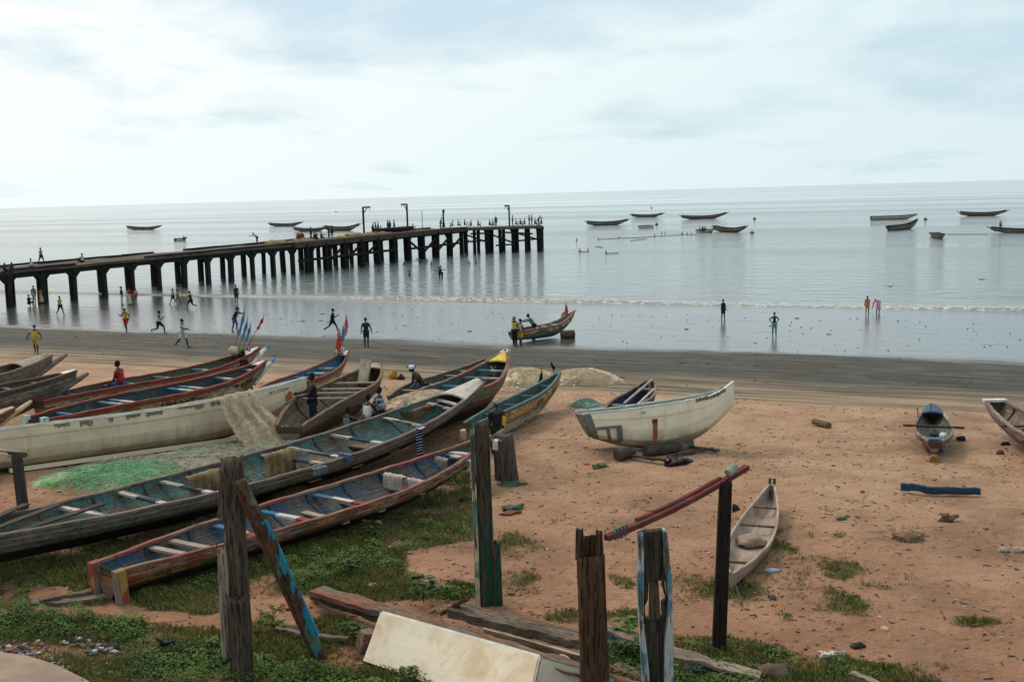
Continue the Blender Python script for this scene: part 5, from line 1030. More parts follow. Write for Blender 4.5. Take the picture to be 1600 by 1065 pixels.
# ------------------------------------------------------------------ foreground posts and planks
def post_mesh(h, w_, d_, seed, n=14, rings=22, rough=.12, taper=.95, lean=(0, 0), topj=.15, sq=.55):
    random.seed(seed); m = MB(); vs = []
    for i in range(rings + 1):
        f = i / rings
        for k in range(n):
            a = 2 * math.pi * (k + .5) / n; c_, s_ = math.cos(a), math.sin(a); e_ = (abs(c_) ** (2 / sq / 2) + abs(s_) ** (2 / sq / 2)) ** 0
            r_ = 1 / max(abs(c_), abs(s_)) ** sq; q = 1 + rough * (mnoise.noise(Vector((c_ * 1.5 + seed, s_ * 1.5, f * h * 1.1))) + .5 * mnoise.noise(Vector((c_ * 4 + seed, s_ * 4, f * h * 3))))
            zz_ = f * h
            if i == rings: zz_ += topj * mnoise.noise(Vector((c_ * 2.2, s_ * 2.2, seed * 1.3))) * 2
            tp = 1 + (taper - 1) * f; vs.append((c_ * r_ * q * w_ / 2 * tp + lean[0] * f * h, s_ * r_ * q * d_ / 2 * tp + lean[1] * f * h, zz_))
    m.add(vs, [(i * n + k, i * n + (k + 1) % n, (i + 1) * n + (k + 1) % n, (i + 1) * n + k) for i in range(rings) for k in range(n)]); t = rings * n
    c = len(m.v); z_ = sum(v[2] for v in vs[t:]) / n - .08; m.v.append((lean[0] * h, lean[1] * h, z_))
    for k in range(n): m.f.append((t + k, t + (k + 1) % n, c)); m.mi.append(0)
    return m
old = timber('weathered_post_wood', (.125, .092, .064), (.042, .031, .023), 'z', 1.0, scale=.9)
oldp = timber('pale_peeled_wood', (.34, .27, .20), (.11, .075, .052), 'z', .9)
dark_post = timber('dark_brown_post_wood', (.115, .062, .034), (.034, .020, .013), 'z', 1.1, scale=.9)
def base(px, D, dz_=0): x = (px - 800) / FPX * D; return x
def wx(px, py, D): return atd(px, py, D)
# tall grey double post
b = gp(374, 1052); b.z = ground(b.x, b.y) - .2
r = empty('wooden_post', b, 0, 'tall weathered grey double post in the grass at lower left', 'post')
post_mesh(3.62, .34, .30, 11, lean=(.015, .0), rough=.16, topj=.06).build('main_timber', old, r, smooth=True).location = (.02, .08, 0)
o = post_mesh(1.55, .30, .26, 12, rough=.12, lean=(.0, 0), topj=.05).build('short_timber', old, r, smooth=True); o.location = (.10, -.20, 0)
o = post_mesh(1.7, .16, .14, 13, rough=.4, topj=.25, lean=(.02, 0)).build('peeled_strip', oldp, r, smooth=True); o.location = (-.15, -.05, .55)
o = post_mesh(.72, .22, .18, 14, rough=.3, topj=.08, lean=(.10, 0)).build('split_top', old, r, smooth=True); o.location = (-.06, -.02, 2.75)
# leaning painted board
a = atd(375, 750, 15.9); b2 = gp(503, 1030, -.05); m = MB(); d = (b2 - a)
m.sweep([a, a.lerp(b2, .5) + Vector((0, 0, .01)), b2], .17, .09, up=(0, 1, 0)); r = empty('leaning_board', (0, 0, 0), 0, 'blue and brown painted board leaning against the tall grey post', 'board')
m.build('channel', timber('rusty_painted_board', (.15, .075, .04), (.06, .035, .022), 'z', .9, paint=[(.13, .19, .15), (.05, .22, .24)], pamt=.47, scale=.6), r)
m = MB(); off = Vector((.085, -.03, .03)); m.sweep([a.lerp(b2, .22) + off, a.lerp(b2, .86) + off], .10, .07, up=(0, 1, 0)); m.build('blue_strip', timber('blue_board_paint', (.10, .06, .035), (.05, .03, .02), 'z', .9, paint=[(.03, .22, .32), (.05, .27, .34)], pamt=.55, scale=.6), r)
m = MB(); off = Vector((-.085, -.02, -.02)); m.sweep([a.lerp(b2, .0) + off, a.lerp(b2, .97) + off], .04, .12, up=(0, 1, 0)); m.build('flange', timber('rust_brown_board', (.16, .065, .03), (.06, .03, .02), 'z', .8), r)
# green post
b = gp(761, 944); b.z = ground(b.x, b.y) - .15
r = empty('wooden_post', b, 0, 'green painted post with a pale yellow peeling left edge', 'post')
post_mesh(3.46, .31, .26, 21, rough=.05, sq=.9, topj=.05, taper=1.02, lean=(-.006, 0)).build('timber', timber('green_painted_post', (.10, .06, .04), (.04, .03, .02), 'z', .9, paint=[(.018, .06, .033), (.03, .075, .055)], pamt=.50), r, smooth=True)
o = post_mesh(3.40, .085, .10, 22, rough=.1, sq=.9, topj=.04).build('edge_strip', timber('pale_peeling_paint', (.13, .08, .05), (.06, .04, .03), 'z', .6, paint=[(.50, .42, .24), (.12, .22, .16)], pamt=.62), r, smooth=True); o.location = (-.155, -.11, 0)
o = post_mesh(1.3, .19, .18, 23, rough=.10, sq=.8, topj=.12, taper=.85).build('side_timber', timber('green_painted_post', ()), r, smooth=True); o.location = (.19, -.06, 0)
# big broken-topped post
z0 = 2.3
p = atd(932, 1110, 14.4); b = Vector((p.x, p.y, ground(p.x, p.y) - .2))
H_ = atd(925, 865, 14.4).z - b.z
r = empty('wooden_post', b, 0, 'thick dark brown post with a hollow broken top at lower right of centre', 'post')
post_mesh(H_, .40, .36, 31, rough=.07, sq=.75, topj=.03, taper=.95, lean=(-.018, 0)).build('timber', dark_post, r, smooth=True)
for x, h_, w_, y in ((-.145, .42, .13, -.04), (.12, .40, .11, -.06), (-.01, .27, .26, .12), (.045, .22, .07, .10)):
    o = post_mesh(h_, w_, .12, 32 + int(x * 100), rough=.12, sq=.7, topj=.03, taper=.8, rings=8).build('broken_splinter', dark_post, r, smooth=True); o.location = (x - .018 * H_, y, H_ - .05)
# post with blue white edges and a hole
D4 = 14.9; p = atd(1030, 1120, D4); b = Vector((p.x, p.y, ground(p.x, p.y) - .2)); r = empty('wooden_post', b, 0, 'hollow post with peeling blue and white edges and a ragged hole through it', 'post')
def LP(px, py, dy=0): q = atd(px, py, D4) - b; return (q.x, q.z)
cen = timber('hollow_post_core', (.085, .07, .055), (.035, .028, .022), 'z', 1.1); edg = timber('blue_white_edge_paint', (.16, .12, .09), (.06, .045, .035), 'z', .7, paint=[(.45, .45, .42), (.10, .22, .27)], pamt=.60, scale=1.5)
def sl(pts, y, th, mat, name): m = MB(); q = [LP(*t_) for t_ in pts]; m.slab(q[::-1], (0, y, 0), (1, 0, 0), (0, 0, 1), th); m.build(name, mat, r)
sl([(1003, 830), (1036, 826), (1038, 905), (1020, 903), (1003, 914)], 0, .13, cen, 'upper_core')
sl([(1010, 1160), (1036, 1160), (1040, 975), (1034, 962), (1022, 970), (1010, 965), (1007, 985)], 0, .13, cen, 'lower_core')
sl([(1015, 900), (1028, 896), (1033, 975), (1014, 975)], .03, .07, timber('inner_tongue', (.16, .11, .075), (.07, .05, .035), 'z', .8), 'inner_tongue')
sl([(1003, 905), (1013, 900), (1012, 935), (1007, 945), (1008, 978), (1002, 960)], .01, .1, cen, 'core_left_lip'); sl([(1036, 900), (1041, 930), (1041, 965), (1036, 985), (1033, 940), (1040, 934), (1034, 915)], .01, .1, cen, 'core_right_lip')
sl([(996, 832), (1003, 829), (1004, 900), (1003, 960), (1012, 1040), (1018, 1160), (1006, 1160), (1002, 1040), (997, 960), (995, 900)], -.06, .22, edg, 'left_edge')
sl([(1034, 824), (1040, 826), (1047, 900), (1050, 1000), (1049, 1160), (1035, 1160), (1036, 1000), (1041, 960), (1042, 930), (1036, 880)], -.06, .22, edg, 'right_edge')
# slim dark post
b = gp(1122, 1017); b.z = ground(b.x, b.y) - .2; h_ = atd(1134, 752, b.y).z - b.z
r = empty('wooden_post', b, 0, 'slim almost black post leaning slightly right, holding the red rail', 'post')
post_mesh(h_, .215, .17, 41, rough=.05, sq=.9, topj=.02, lean=(.042, 0), taper=.86).build('timber', timber('almost_black_wood', (.032, .020, .015), (.014, .010, .008), 'z', .9), r, smooth=True)
m = MB(); m.box((.042 * h_ + .15, 0, h_ - .42), (.10, .08, .09), jit=.03); m.build('wood_chip', black, r)
# rail
A_ = atd(948, 848, 14.5); C_ = atd(1135, 757, 16.6) ; E_ = C_ + (C_ - A_) * .20; E_.z += .05
redr = timber('worn_red_rail', (.15, .075, .055), (.07, .04, .03), 'x', .6, paint=[(.15, .032, .03), (.19, .045, .04)], pamt=.55)
r = empty('rail', A_, 0, 'red painted rail laid across the posts, rising to the right', 'rail'); up_ = Vector((0, 0, .075)); q = [A_.lerp(E_, f) - A_ + up_ + Vector((0, 0, -.07 * math.sin(f * math.pi))) for f in (0, .2, .4, .6, .8, 1)]
m = MB(); m.sweep(q, .10, .075); m.build('lower_rail', redr, r)
m = MB(); m.sweep([v_ + Vector((-.02, .07, .045)) for v_ in q[1:5]], .06, .05); m.build('upper_strip', redr, r)
m = MB(); m.tube([q[4].lerp(q[5], .3) + Vector((-.04, -.05, .08)), q[4].lerp(q[5], .3) + Vector((.1, .06, .16))], .07, 8); m.build('rag', plain('grey_rag', (.25, .26, .22)), r)
m = MB()
for i in range(4): c_ = q[0].lerp(q[1], .28 + i * .1); m.tube([c_ + Vector((.02 * math.cos(a_), .085 * math.cos(a_), .075 * math.sin(a_))) for a_ in [j * math.pi / 5 for j in range(11)]], .014, 5)
m.build('cord_binding', plain('teal_cord', (.03, .16, .14)), r)
# small post at left with planks on it
b = gp(37, 800); b.z = ground(b.x, b.y) - .1; h_ = atd(33, 712, b.y).z - b.z; r = empty('wooden_post', b, 0, 'short dark square post at the left with pale broken planks on its top', 'post')
post_mesh(h_, .22, .2, 51, rough=.03, sq=1, topj=.01, taper=.95, lean=(-.03, 0)).build('timber', timber('grey_black_wood', (.07, .06, .055), (.035, .03, .028), 'z', .5), r, smooth=True)
o = MB(); o.box((-.02, 0, h_ + .04), (.40, .16, .11), (0, .1, 0), jit=.02); o.build('cap_block', wood_dark, r)
for i, (y, z, a_) in enumerate(((-.05, .08, .18), (.10, .14, .24), (.2, .04, .12))):
    m = MB(); m.box((-.75, y, h_ + z + .06), (1.3, .13, .045), (0, a_, .05 * i), jit=.01); m.build('broken_plank', timber('raw_broken_wood', (.50, .38, .26), (.22, .15, .09), 'x', .6), r)
# stump
b = gp(792, 750); b.z = ground(b.x, b.y) - .1; m = post_mesh(1.28, .62, .45, 61, rough=.07, sq=.8, topj=.04, taper=.86, lean=(-.06, 0), rings=10); o = m.build('timber_stump', timber('stump_wood', (.12, .095, .075), (.05, .04, .032), 'z', .9), smooth=True); o.location = b; tag(o, 'broad dark stump standing on the sand right of the green post', 'stump')
# timbers and panels lying along the bottom
pk = timber('rotting_plank', (.25, .15, .10), (.12, .07, .048), 'x', .8, paint=[(.17, .16, .13), (.23, .08, .05)], pamt=.45)
def beam(name, label, pts, w_, th, mat, up=(0, 0, 1), cat='plank', grp='timbers lying in the grass', jitn=18):
    A0 = Vector(pts[0]); ang = math.atan2(pts[-1].y - A0.y, pts[-1].x - A0.x); c_, s_ = math.cos(-ang), math.sin(-ang); Q = []
    for i in range(len(pts) - 1):
        for j in range(jitn): Q.append(pts[i].lerp(pts[i + 1], j / jitn))
    Q.append(pts[-1]); L_ = []
    for v_ in Q: d_ = v_ - A0; L_.append(Vector((d_.x * c_ - d_.y * s_, d_.x * s_ + d_.y * c_, d_.z)))
    m = MB(); m.sweep(L_, w_, th, up=up); random.seed(len(label))
    m.v = [(x, y + .05 * mnoise.noise(Vector((x * 3.3, y * 3, 1))) + .02 * mnoise.noise(Vector((x * 11, y * 9, 1))), z + .028 * mnoise.noise(Vector((x * 2.2, z * 4, y * 3))) + .015 * mnoise.noise(Vector((x * 9, z * 9, y)))) for x, y, z in m.v]
    o = m.build(name, mat); o.location = A0; o.rotation_euler = (0, 0, ang); return tag(o, label, cat, grp)
beam('plank', 'very long rotting brown plank with a split left end, behind the cream panel', [gp(495, 922, .30), gp(700, 985, .50), gp(905, 1048, .52), gp(1010, 1085, .5)], .34, .09, pk)
beam('plank', 'narrow dark plank under the long brown one at its split left end', [gp(490, 930, .12), gp(600, 968, .3)], .16, .10, timber('dark_split_plank', (.13, .08, .055), (.05, .032, .022), 'x', .9))
beam('driftwood_log', 'broad grey brown timber lying right of the green post base', [gp(712, 952, .34), gp(800, 975, .40), gp(920, 1003, .42)], .40, .15, timber('grey_brown_log', (.20, .145, .11), (.09, .066, .05), 'x', .9), cat='log')
beam('plank', 'short board sticking up at the left end of the broad timber', [gp(692, 958, .2), gp(730, 935, .62)], .12, .05, timber('dark_split_plank', ()))
# board with a round hole and white lip
A0 = gp(755, 980, .38); A1 = gp(925, 1030, .45); ang = math.atan2(A1.y - A0.y, A1.x - A0.x)
L_ = (A1 - A0).length; o = MB(); o.slab([(0, 0), (0, -.34), (L_, -.42), (L_, .03), (L_ * .5, .03)], (0, 0, 0), (1, 0, 0), (0, -.35, .94), .04); x_ = o.build('stained_board', timber('stained_white_board', (.30, .20, .12), (.16, .10, .06), 'x', .3, paint=[(.42, .33, .23)], pamt=.5)); x_.location = A0; x_.rotation_euler = (0, -math.atan2(A1.z - A0.z, L_), ang); tag(x_, 'stained pale board with a round black opening beside the thick post', 'board')
m = MB(); cc = Vector((L_ * .79, -.08, -.16)); ring = [cc + Vector((math.cos(t_) * .17, 0, math.sin(t_) * .14)) for t_ in [2 * math.pi * j / 20 for j in range(21)]]; m.tube(ring, .014, 5); m.build('opening_rim', white_p, x_); m = MB(); m.tube([cc + Vector((0, -.02, 0)), cc + Vector((0, .05, .0))], .165, 20, flat=.82); m.build('opening', black, x_)  # solid black disc in place of the dark inside the hole
beam('plank', 'long grey plank with a cream and blue painted side tapering to a point at right', [gp(935, 975, .35), gp(1060, 1022, .28), gp(1188, 1056, .10)], .27, .05, timber('silver_plank', (.36, .27, .20), (.18, .13, .10), 'x', .8))
beam('plank', 'peeling cream edge board under the long grey plank', [gp(940, 988, .22), gp(1060, 1034, .18), gp(1180, 1062, .04)], .05, .13, timber('cream_blue_edge', (.16, .12, .09), (.08, .06, .04), 'x', .5, paint=[(.60, .52, .34), (.18, .32, .36)], pamt=.62, scale=1.3))
beam('plank', 'grey board running into the weeds right of the thick post', [gp(960, 1040, .15), gp(1030, 1070, .1)], .25, .08, pk)
# cream panels
def panel(name, label, c4, mat, lip=None, th=.05, lipm=None):
    a, b_, c_, d_ = [Vector(v_) for v_ in c4]; nn = (b_ - a).cross(d_ - a).normalized(); o0 = a.copy(); m = MB()
    P = [[(a.lerp(b_, i / 8).lerp(d_.lerp(c_, i / 8), j / 4)) - o0 + nn * .012 * mnoise.noise(Vector((i * .6, j * .6, 2))) for j in range(5)] for i in range(9)]
    m.sheet(P, nn, th); o = m.build(name, mat, None, smooth=False); o.location = o0; tag(o, label, 'panel')
    if lip:
        m = MB(); up_ = (a - d_).normalized() * .012; m.sweep([a - o0 + up_, b_ - o0 + up_], .06, .035, up=tuple(nn)); m.build('top_edge', lipm, o)
        m = MB(); m.sweep([b_ - o0 + nn * -.0, c_ - o0], .05, .05, up=tuple(nn)); m.build('side_edge', lipm, o)
    return o
cp = NM('stained_cream_panel', .55, .35); v = cp.co(); n1 = cp.noise(v, 1.6, 7, .65, .6); c = cp.mix(cp.step(n1, .42, .68), (.72, .60, .455), (.58, .42, .25)); c = cp.mix(cp.m_('MULTIPLY', cp.step(cp.noise(v, 7, 6, .7), .55, .7), .35), c, (.36, .26, .17)); cp.color(c)
tl, tr = gp(597, 958, .62), gp(843, 1027, .60); br = gp(822, 1120, .02); bl = gp(570, 1033, .02)
panel('panel', 'large cream panel with brown stains leaning on the long plank', (tl, tr, br, bl), cp.m, True, lipm=plain('white_edging', (.68, .64, .56), .6, .2, 5))
a = gp(848, 1030, .59); b_ = gp(960, 1062, .55); panel('panel', 'grey green panel right of the cream panel, cut by the bottom edge', (a, b_, gp(950, 1130, .02), gp(829, 1120, .02)), plain('grey_green_panel', (.23, .21, .155), .7, .2, 1.5), True, lipm=plain('dark_grey_edge', (.10, .095, .085)))
m = MB(); p = gp(574, 1012, .02); m.box((0, 0, .14), (.22, .3, .26), (0, .15, .4), jit=.03); o = m.build('crate', timber('crate_boards', (.30, .19, .13), (.12, .08, .05), 'x', .7)); o.location = p; tag(o, 'end of a broken crate sticking out left of the cream panel', 'crate')
# planks by the bow of the front pirogue
beam('plank', 'grey plank half buried in grass left of the front pirogue, longer of two', [gp(50, 942, .06), gp(110, 940, .09), gp(200, 926, .10)], .20, .07, wood_grey)
beam('plank', 'shorter brown plank beside the blue bucket in the grass', [gp(62, 938, .14), gp(145, 922, .12)], .16, .06, timber('brown_short_plank', (.19, .13, .09), (.1, .07, .05), 'x', .6))
beam('plank', 'thin grey plank lying in grass between tall post and leaning board', [gp(430, 982, .04), gp(490, 992, .05), gp(545, 998, .04)], .10, .05, wood_grey)
beam('plank', 'blue painted broken plank lying alone on the sand at right', [gp(1408, 760, .10), gp(1445, 763, .13), gp(1446, 765, .10), gp(1532, 768, .11)], .10, .17, timber('blue_broken_plank', (.10, .07, .055), (.04, .03, .025), 'x', .8, paint=[(.025, .06, .11)], pamt=.55))
m = MB(); a_ = gp(1272, 658, .11); b_ = gp(1295, 665, .11); m.tube([(0, 0, 0), (b_ - a_) * .5, b_ - a_], [.10, .11, .11], 12); o = m.build('driftwood_log', wood_brown); o.location = a_; tag(o, 'short round log lying alone on the open sand', 'log')
beam('plank', 'weathered board end cut by the bottom edge at right', [gp(1330, 1052, .08), gp(1400, 1080, .05)], .14, .07, timber('silver_plank', ()))
beam('pole', 'thin oar like stick leaning from the canoe tip', [gp(1141, 888, .30), gp(1156, 932, .02)], .03, .03, wood_grey, cat='stick')
# things on and under the boats
p = WB.loc(250, 660, 1.2)
for (x0, x1, y, l) in ((964, 988, 711, 'dark log under the stern of the lone white hull'), (1008, 1058, 705, 'round log under the middle of the lone white hull'), (1060, 1078, 698, 'pale broken block under the lone white hull')):
    a_ = gp(x0, y, .14); b_ = gp(x1, y - 6, .14); m = MB(); m.tube([a_, a_.lerp(b_, .5), b_], [.15, .16, .14], 12); tag(m.build('log_roller', wood_dark if 'pale' not in l else wood_grey), l, 'log', 'rollers under the lone white hull')
a_ = gp(884, 521, .12); b_ = gp(896, 519, .12); m = MB(); m.tube([gp(877, 523, .22), gp(897, 522, .22)], [.28, .28], 14); tag(m.build('log_roller', timber('dark_log', (.13, .085, .05), (.05, .035, .02), 'x', .6)), 'thick wooden roller under the bow of the painted pirogue', 'log')
def lump(name, label, px, py, r_, mat, cat, h=0., grp=None, jit=.35, parent=None):
    p = gp(px, py, h); 
    if h == 0: p.z = ground(p.x, p.y) + r_[2] * .5
    m = MB(); random.seed(int(px * 7 + py)); m.blob((0, 0, 0), r_, 12, 8, jit); o = m.build(name, mat, smooth=True); o.location = p; return tag(o, label, cat, grp)
lump('rag_pile', 'black plastic sheet bunched on the sand below the lone white hull', 1060, 722, (.35, .25, .12), black, 'plastic sheet', jit=.8)
lump('cloth_scrap', 'green cloth scrap on the sand left of the white hull rollers', 938, 727, (.22, .16, .05), plain('green_scrap', (.08, .11, .05)), 'cloth', jit=.8)
lump('cloth_scrap', 'small red scrap beside the green cloth', 917, 724, (.09, .06, .03), redc, 'cloth')
lump('stone', 'large round pale stone lying inside the small canoe', 1174, 845, (.30, .26, .13), timber('pale_sack', (.34, .25, .19), (.28, .2, .15), 'x', .2), 'stone', .17, jit=.25)
lump('backpack', 'orange and black bag standing on the sand behind the boats', 614, 592, (.20, .16, .26), plain('orange_bag', (.50, .24, .03), .7, .6, 12), 'bag', jit=.4); lump('bag', 'small dark bag right of the orange bag', 627, 593, (.17, .12, .15), plain('dark_bag', (.03, .025, .025)), 'bag', jit=.6)
lump('bundle', 'bright blue bundle lying on the dark sand above the white cap', 642, 574, (.22, .16, .11), plain('blue_plastic', (.03, .12, .32), .4), 'bundle', jit=.5)
lump('coconut', 'rusty brown stone in the grass under the slim dark post', 1164, 913, (.09, .08, .07), plain('rust_stone', (.22, .10, .05)), 'stone')
lump('stone', 'brown boulder at the pointed end of the grey plank', 1208, 1056, (.22, .16, .14), plain('brown_stone', (.17, .10, .07)), 'stone')
lump('paper_box', 'small cream box lying on sand at lower right', 1382, 987, (.07, .06, .05), plain('cream_box', (.6, .42, .26)), 'box', jit=.1)
lump('plastic_bag', 'crumpled white bag at the grass edge, lower right', 1298, 1026, (.13, .09, .05), white_p, 'plastic bag', jit=.9)
lump('shoe', 'dark shoe shaped lump on the sand below the rollers', 1340, 1014, (.12, .06, .05), black, 'shoe')
lump('brick', 'red brown brick block on the sand at right', 1563, 710, (.11, .08, .09), plain('brick', (.14, .06, .045)), 'brick', jit=.1)
lump('stone', 'black stone on sand left of the brick', 1502, 687, (.14, .09, .10), black, 'stone'); lump('stone', 'flat black stone by the open pirogue at right', 1571, 694, (.14, .08, .07), black, 'stone')
lump('bottle', 'green bottle lying on the sand right of the canoe', 1315, 813, (.12, .05, .05), plain('green_bottle', (.05, .11, .03), .3), 'bottle', jit=.05)
lump('stone', 'pale stone at the right edge of the sand', 1592, 858, (.12, .08, .07), plain('pale_stone', (.4, .33, .27)), 'stone'); lump('stone', 'pale stone left of the one at the right edge', 1568, 859, (.10, .07, .06), plain('pale_stone', ()), 'stone')
lump('driftwood', 'reddish brown wood chunk on the right sand', 1481, 817, (.17, .10, .10), plain('red_brown_chunk', (.13, .07, .045)), 'wood chunk', jit=.8)
lump('dry_bush', 'wispy dry brown tuft on the right sand', 1418, 846, (.30, .2, .12), netmat('dry_tuft', (.14, .10, .06), (.10, .09, .05), .5), 'tuft', jit=.5)
lump('plastic_bottle', 'clear plastic bottle with a blue label in the grass', 1205, 895, (.16, .05, .05), plain('bluish_plastic', (.35, .40, .48), .3), 'bottle', jit=.05)
lump('flip_flop', 'black sandal on the sand below the bottle', 1207, 935, (.06, .12, .03), black, 'sandal')
lump('bucket', 'dented grey blue bucket in the grass under the front pirogue end', 158, 922, (.17, .17, .13), plain('blue_grey_tin', (.07, .10, .12), .5), 'bucket', jit=.1)
lump('plastic_bag', 'pink red scrap lying behind the leaning board', 447, 952, (.15, .08, .04), plain('pink_scrap', (.45, .10, .12)), 'plastic scrap', jit=.7)
lump('stone', 'yellowish stone on the grass edge above the long plank', 582, 919, (.11, .07, .05), plain('yellow_stone', (.45, .30, .16)), 'stone')
lump('net_scrap', 'green net scrap beside the stump', 800, 796, (.22, .16, .07), plain('dark_green_net', (.035, .09, .055)), 'net scrap', jit=.9); lump('net_scrap', 'rusty net scrap below the green one', 800, 803, (.22, .10, .04), plain('rust_net', (.17, .07, .035)), 'net scrap', jit=.7)
lump('net_scrap', 'dark green net scrap just below the stump', 795, 757, (.26, .12, .05), plain('dark_green_net', ()), 'net scrap', jit=.9)
lump('rag_pile', 'dark rag under the front pirogue, right of its middle', 728, 782, (.16, .09, .05), black, 'rag', jit=.6)
lump('rag_pile', 'dark rag lump in the grass left of the tall post', 262, 1004, (.13, .10, .09), black, 'rag', jit=.9)
for px0, py0, px1, py1, l in ((985, 712, 1040, 718, 'broken dark plank lying under the lone white hull, leftmost'), (1046, 712, 1100, 702, 'broken plank slanting out from under the lone white hull'), (1070, 696, 1122, 704, 'thin stick under the bow end of the lone white hull'), (1005, 700, 1060, 694, 'plank right under the keel of the lone white hull')):
    beam('plank', l, [gp(px0, py0, .07), gp(px1, py1, .10)], .13, .06, wood_dark, grp='broken planks under the lone white hull')
# cloths on the boats
def drape(name, label, boat, px, py, h, w_, drop, mat, cat='cloth', fold=.05, ang=None, over=.14):
    p = gp(px, py, h); m = MB(); a_ = boat.ang - math.pi / 2 if ang is None else ang; ux = Vector((math.cos(a_), math.sin(a_), 0)); fx = Vector((-ux.y, ux.x, 0)); rows = []
    for i in range(15):
        f = i / 14; row = []
        for j in range(17):
            q = j / 16 - .5; s_ = (f - .30) ; base_ = ux * q * w_ * (1 - .08 * math.sin(f * 3))
            if f < .38: v_ = fx * (over * (.38 - f) / .38) + Vector((0, 0, .05 - .3 * max(0, .2 - f)))
            else: v_ = Vector((0, 0, .05 - drop * (f - .38) / .62)) - fx * .04
            row.append(base_ + v_ - fx * fold * math.sin(q * 26 + 2 * mnoise.noise(Vector((f * 2, px, 0)))) * min(1, f * 1.5) + Vector((0, 0, .03 * mnoise.noise(Vector((q * 5, f, px))))))
        rows.append(row)
    m.sheet(rows, -fx, .012); o = m.build(name, mat, smooth=True); o.location = p; return tag(o, label, cat)
stripe = NM('striped_cloth', .9, .1); sp_ = stripe.n('ShaderNodeTexWave'); sp_.inputs['Scale'].default_value = 3.2; sp_.inputs['Distortion'].default_value = 3; stripe.l(stripe.mapv(stripe.co(), (.3, .3, 1.2)), sp_.inputs[0]); sp_.bands_direction = 'Z'
stripe.color(stripe.mix(stripe.step(sp_.outputs[1], .80, .86), (.012, .018, .08), (.5, .5, .55)))
pc = cloth('washed_pink', (.42, .33, .28)); drape('draped_cloth', 'washed out pinkish cloth over a crossbeam of the front pirogue, wider of two', FB, 615, 744, .72, .70, .38, pc, fold=.035); drape('draped_cloth', 'smaller pinkish cloth right of the wider one on the same crossbeam', FB, 649, 752, .72, .42, .32, pc, fold=.03)
drape('draped_net', 'thin grey net cloth hanging from a crossbeam near the bow of the front pirogue', FB, 690, 718, .8, .50, .42, cloth('mauve_grey', (.24, .19, .18)), fold=.03)
drape('draped_cloth', 'dark blue cloth with white stripes hanging over the side of the teal pirogue', TEAL, 656, 670, 1.0, .26, .85, stripe.m, fold=.03, ang=TEAL.ang + math.pi)
drape('draped_cloth', 'purple grey cloth on the crossbeam of the teal pirogue', TEAL, 540, 711, .85, .5, .22, cloth('purple', (.10, .095, .19)), fold=.02)
drape('draped_cloth', 'grey rag tied on the near rim of the teal pirogue', TEAL, 500, 733, .85, .5, .15, cloth('slate', (.12, .15, .17)), fold=.03, ang=TEAL.ang)
drape('draped_cloth', 'white cloth tied over the bow rim of the front pirogue', FB, 737, 722, 1.0, .2, .45, tanc, fold=.02, ang=FB.ang)
drape('draped_cloth', 'white cloth on the front pirogue bow right of the green post', FB, 775, 690, 1.15, .16, .25, wht, fold=.02)
tdr = netmat('shaggy_tan_net', (.36, .235, .125), (.15, .095, .05), .74, (1.2, 1.2, .12))
drape('draped_net', 'shaggy tan net hanging over the far rim of the teal pirogue, left of tall post', TEAL, 320, 741, .98, 1.05, .78, tdr, 'fishing net', .07, TEAL.ang, .2)
drape('draped_net', 'shaggy tan net hanging over the far rim of the teal pirogue, right of tall post', TEAL, 436, 708, .98, 1.1, .80, tdr, 'fishing net', .07, TEAL.ang, .2)
# flags and pennants
def flag(label, base_, tip, w0, mat, mat2=None, f0=.35, grp='pennants at the bows', wave=.05):
    w0 *= .5; r = empty('flag', base_, 0, label, 'flag', grp); d = tip - base_; m = MB(); m.tube([(0, 0, 0), d * .5, d], [.014, .012, .009], 5); m.build('pole', wood_brown, r)
    m = MB(); rows = []
    for i in range(11):
        f = i / 10; c_ = d * (f0 + (1 - f0) * f); ww = w0 * math.sin(math.pi * min(.97, .12 + f * .85)) ; rows.append([c_ + Vector((-.02 + ww * q, .03 * math.sin(q * 7 + i), wave * math.sin(i * 1.3 + q * 3) - ww * q * .7)) for q in (0, .33, .66, 1)])
    m.sheet(rows, (0, -1, .2), .006); m.build('cloth', mat, r, smooth=True)
    return r
skyf = cloth('flag_blue', (.09, .26, .44)); redf = cloth('flag_red', (.55, .06, .035))
def fl(px0, py0, px1, py1, D, *a_, **k_): return flag(a_[0], atd(px0, py0, D), atd(px1, py1, D), *a_[1:], **k_)
fl(365, 548, 383, 480, 43.6, 'leftmost and tallest blue pennant on the rear pirogue', .22, skyf); fl(372, 548, 387, 496, 43.6, 'middle blue pennant on the rear pirogue', .22, skyf); fl(378, 548, 392, 505, 43.6, 'right and lowest blue pennant on the rear pirogue', .20, skyf)
fl(384, 548, 413, 492, 43.8, 'thin red pennant leaning right on the rear pirogue', .16, redf, f0=.6)
fl(385, 552, 391, 530, 43.8, 'small pink and dark flag at the bow of the rear pirogue', .30, pnk, f0=.2)
fl(521, 566, 529, 522, 45.0, 'red flag with a yellow corner on the bright blue pirogue', .45, redf, f0=.45, wave=.08); fl(533, 560, 541, 492, 45.2, 'red and white pennant standing highest on the bright blue pirogue', .30, cloth('flag_pale_red', (.55, .16, .13)), f0=.55); fl(530, 562, 536, 508, 45.1, 'blue and white pennant between the two red ones', .30, skyf, f0=.55); fl(527, 560, 530, 512, 45.1, 'small white pennant beside the red flag', .26, cloth('flag_white', (.5, .45, .45)), f0=.5)
fl(882, 498, 884, 475, 70.0, 'red and white flag on the painted pirogue at the water', .45, redf, f0=.3, wave=.08)
fl(839, 605, 847, 577, 38.9, 'black tattered flag on a stick in the lettered pirogue', .22, blk, f0=.2); fl(866, 588, 861, 566, 39.6, 'black pennant blowing left at the lettered pirogue bow', .30, blk, f0=.6)
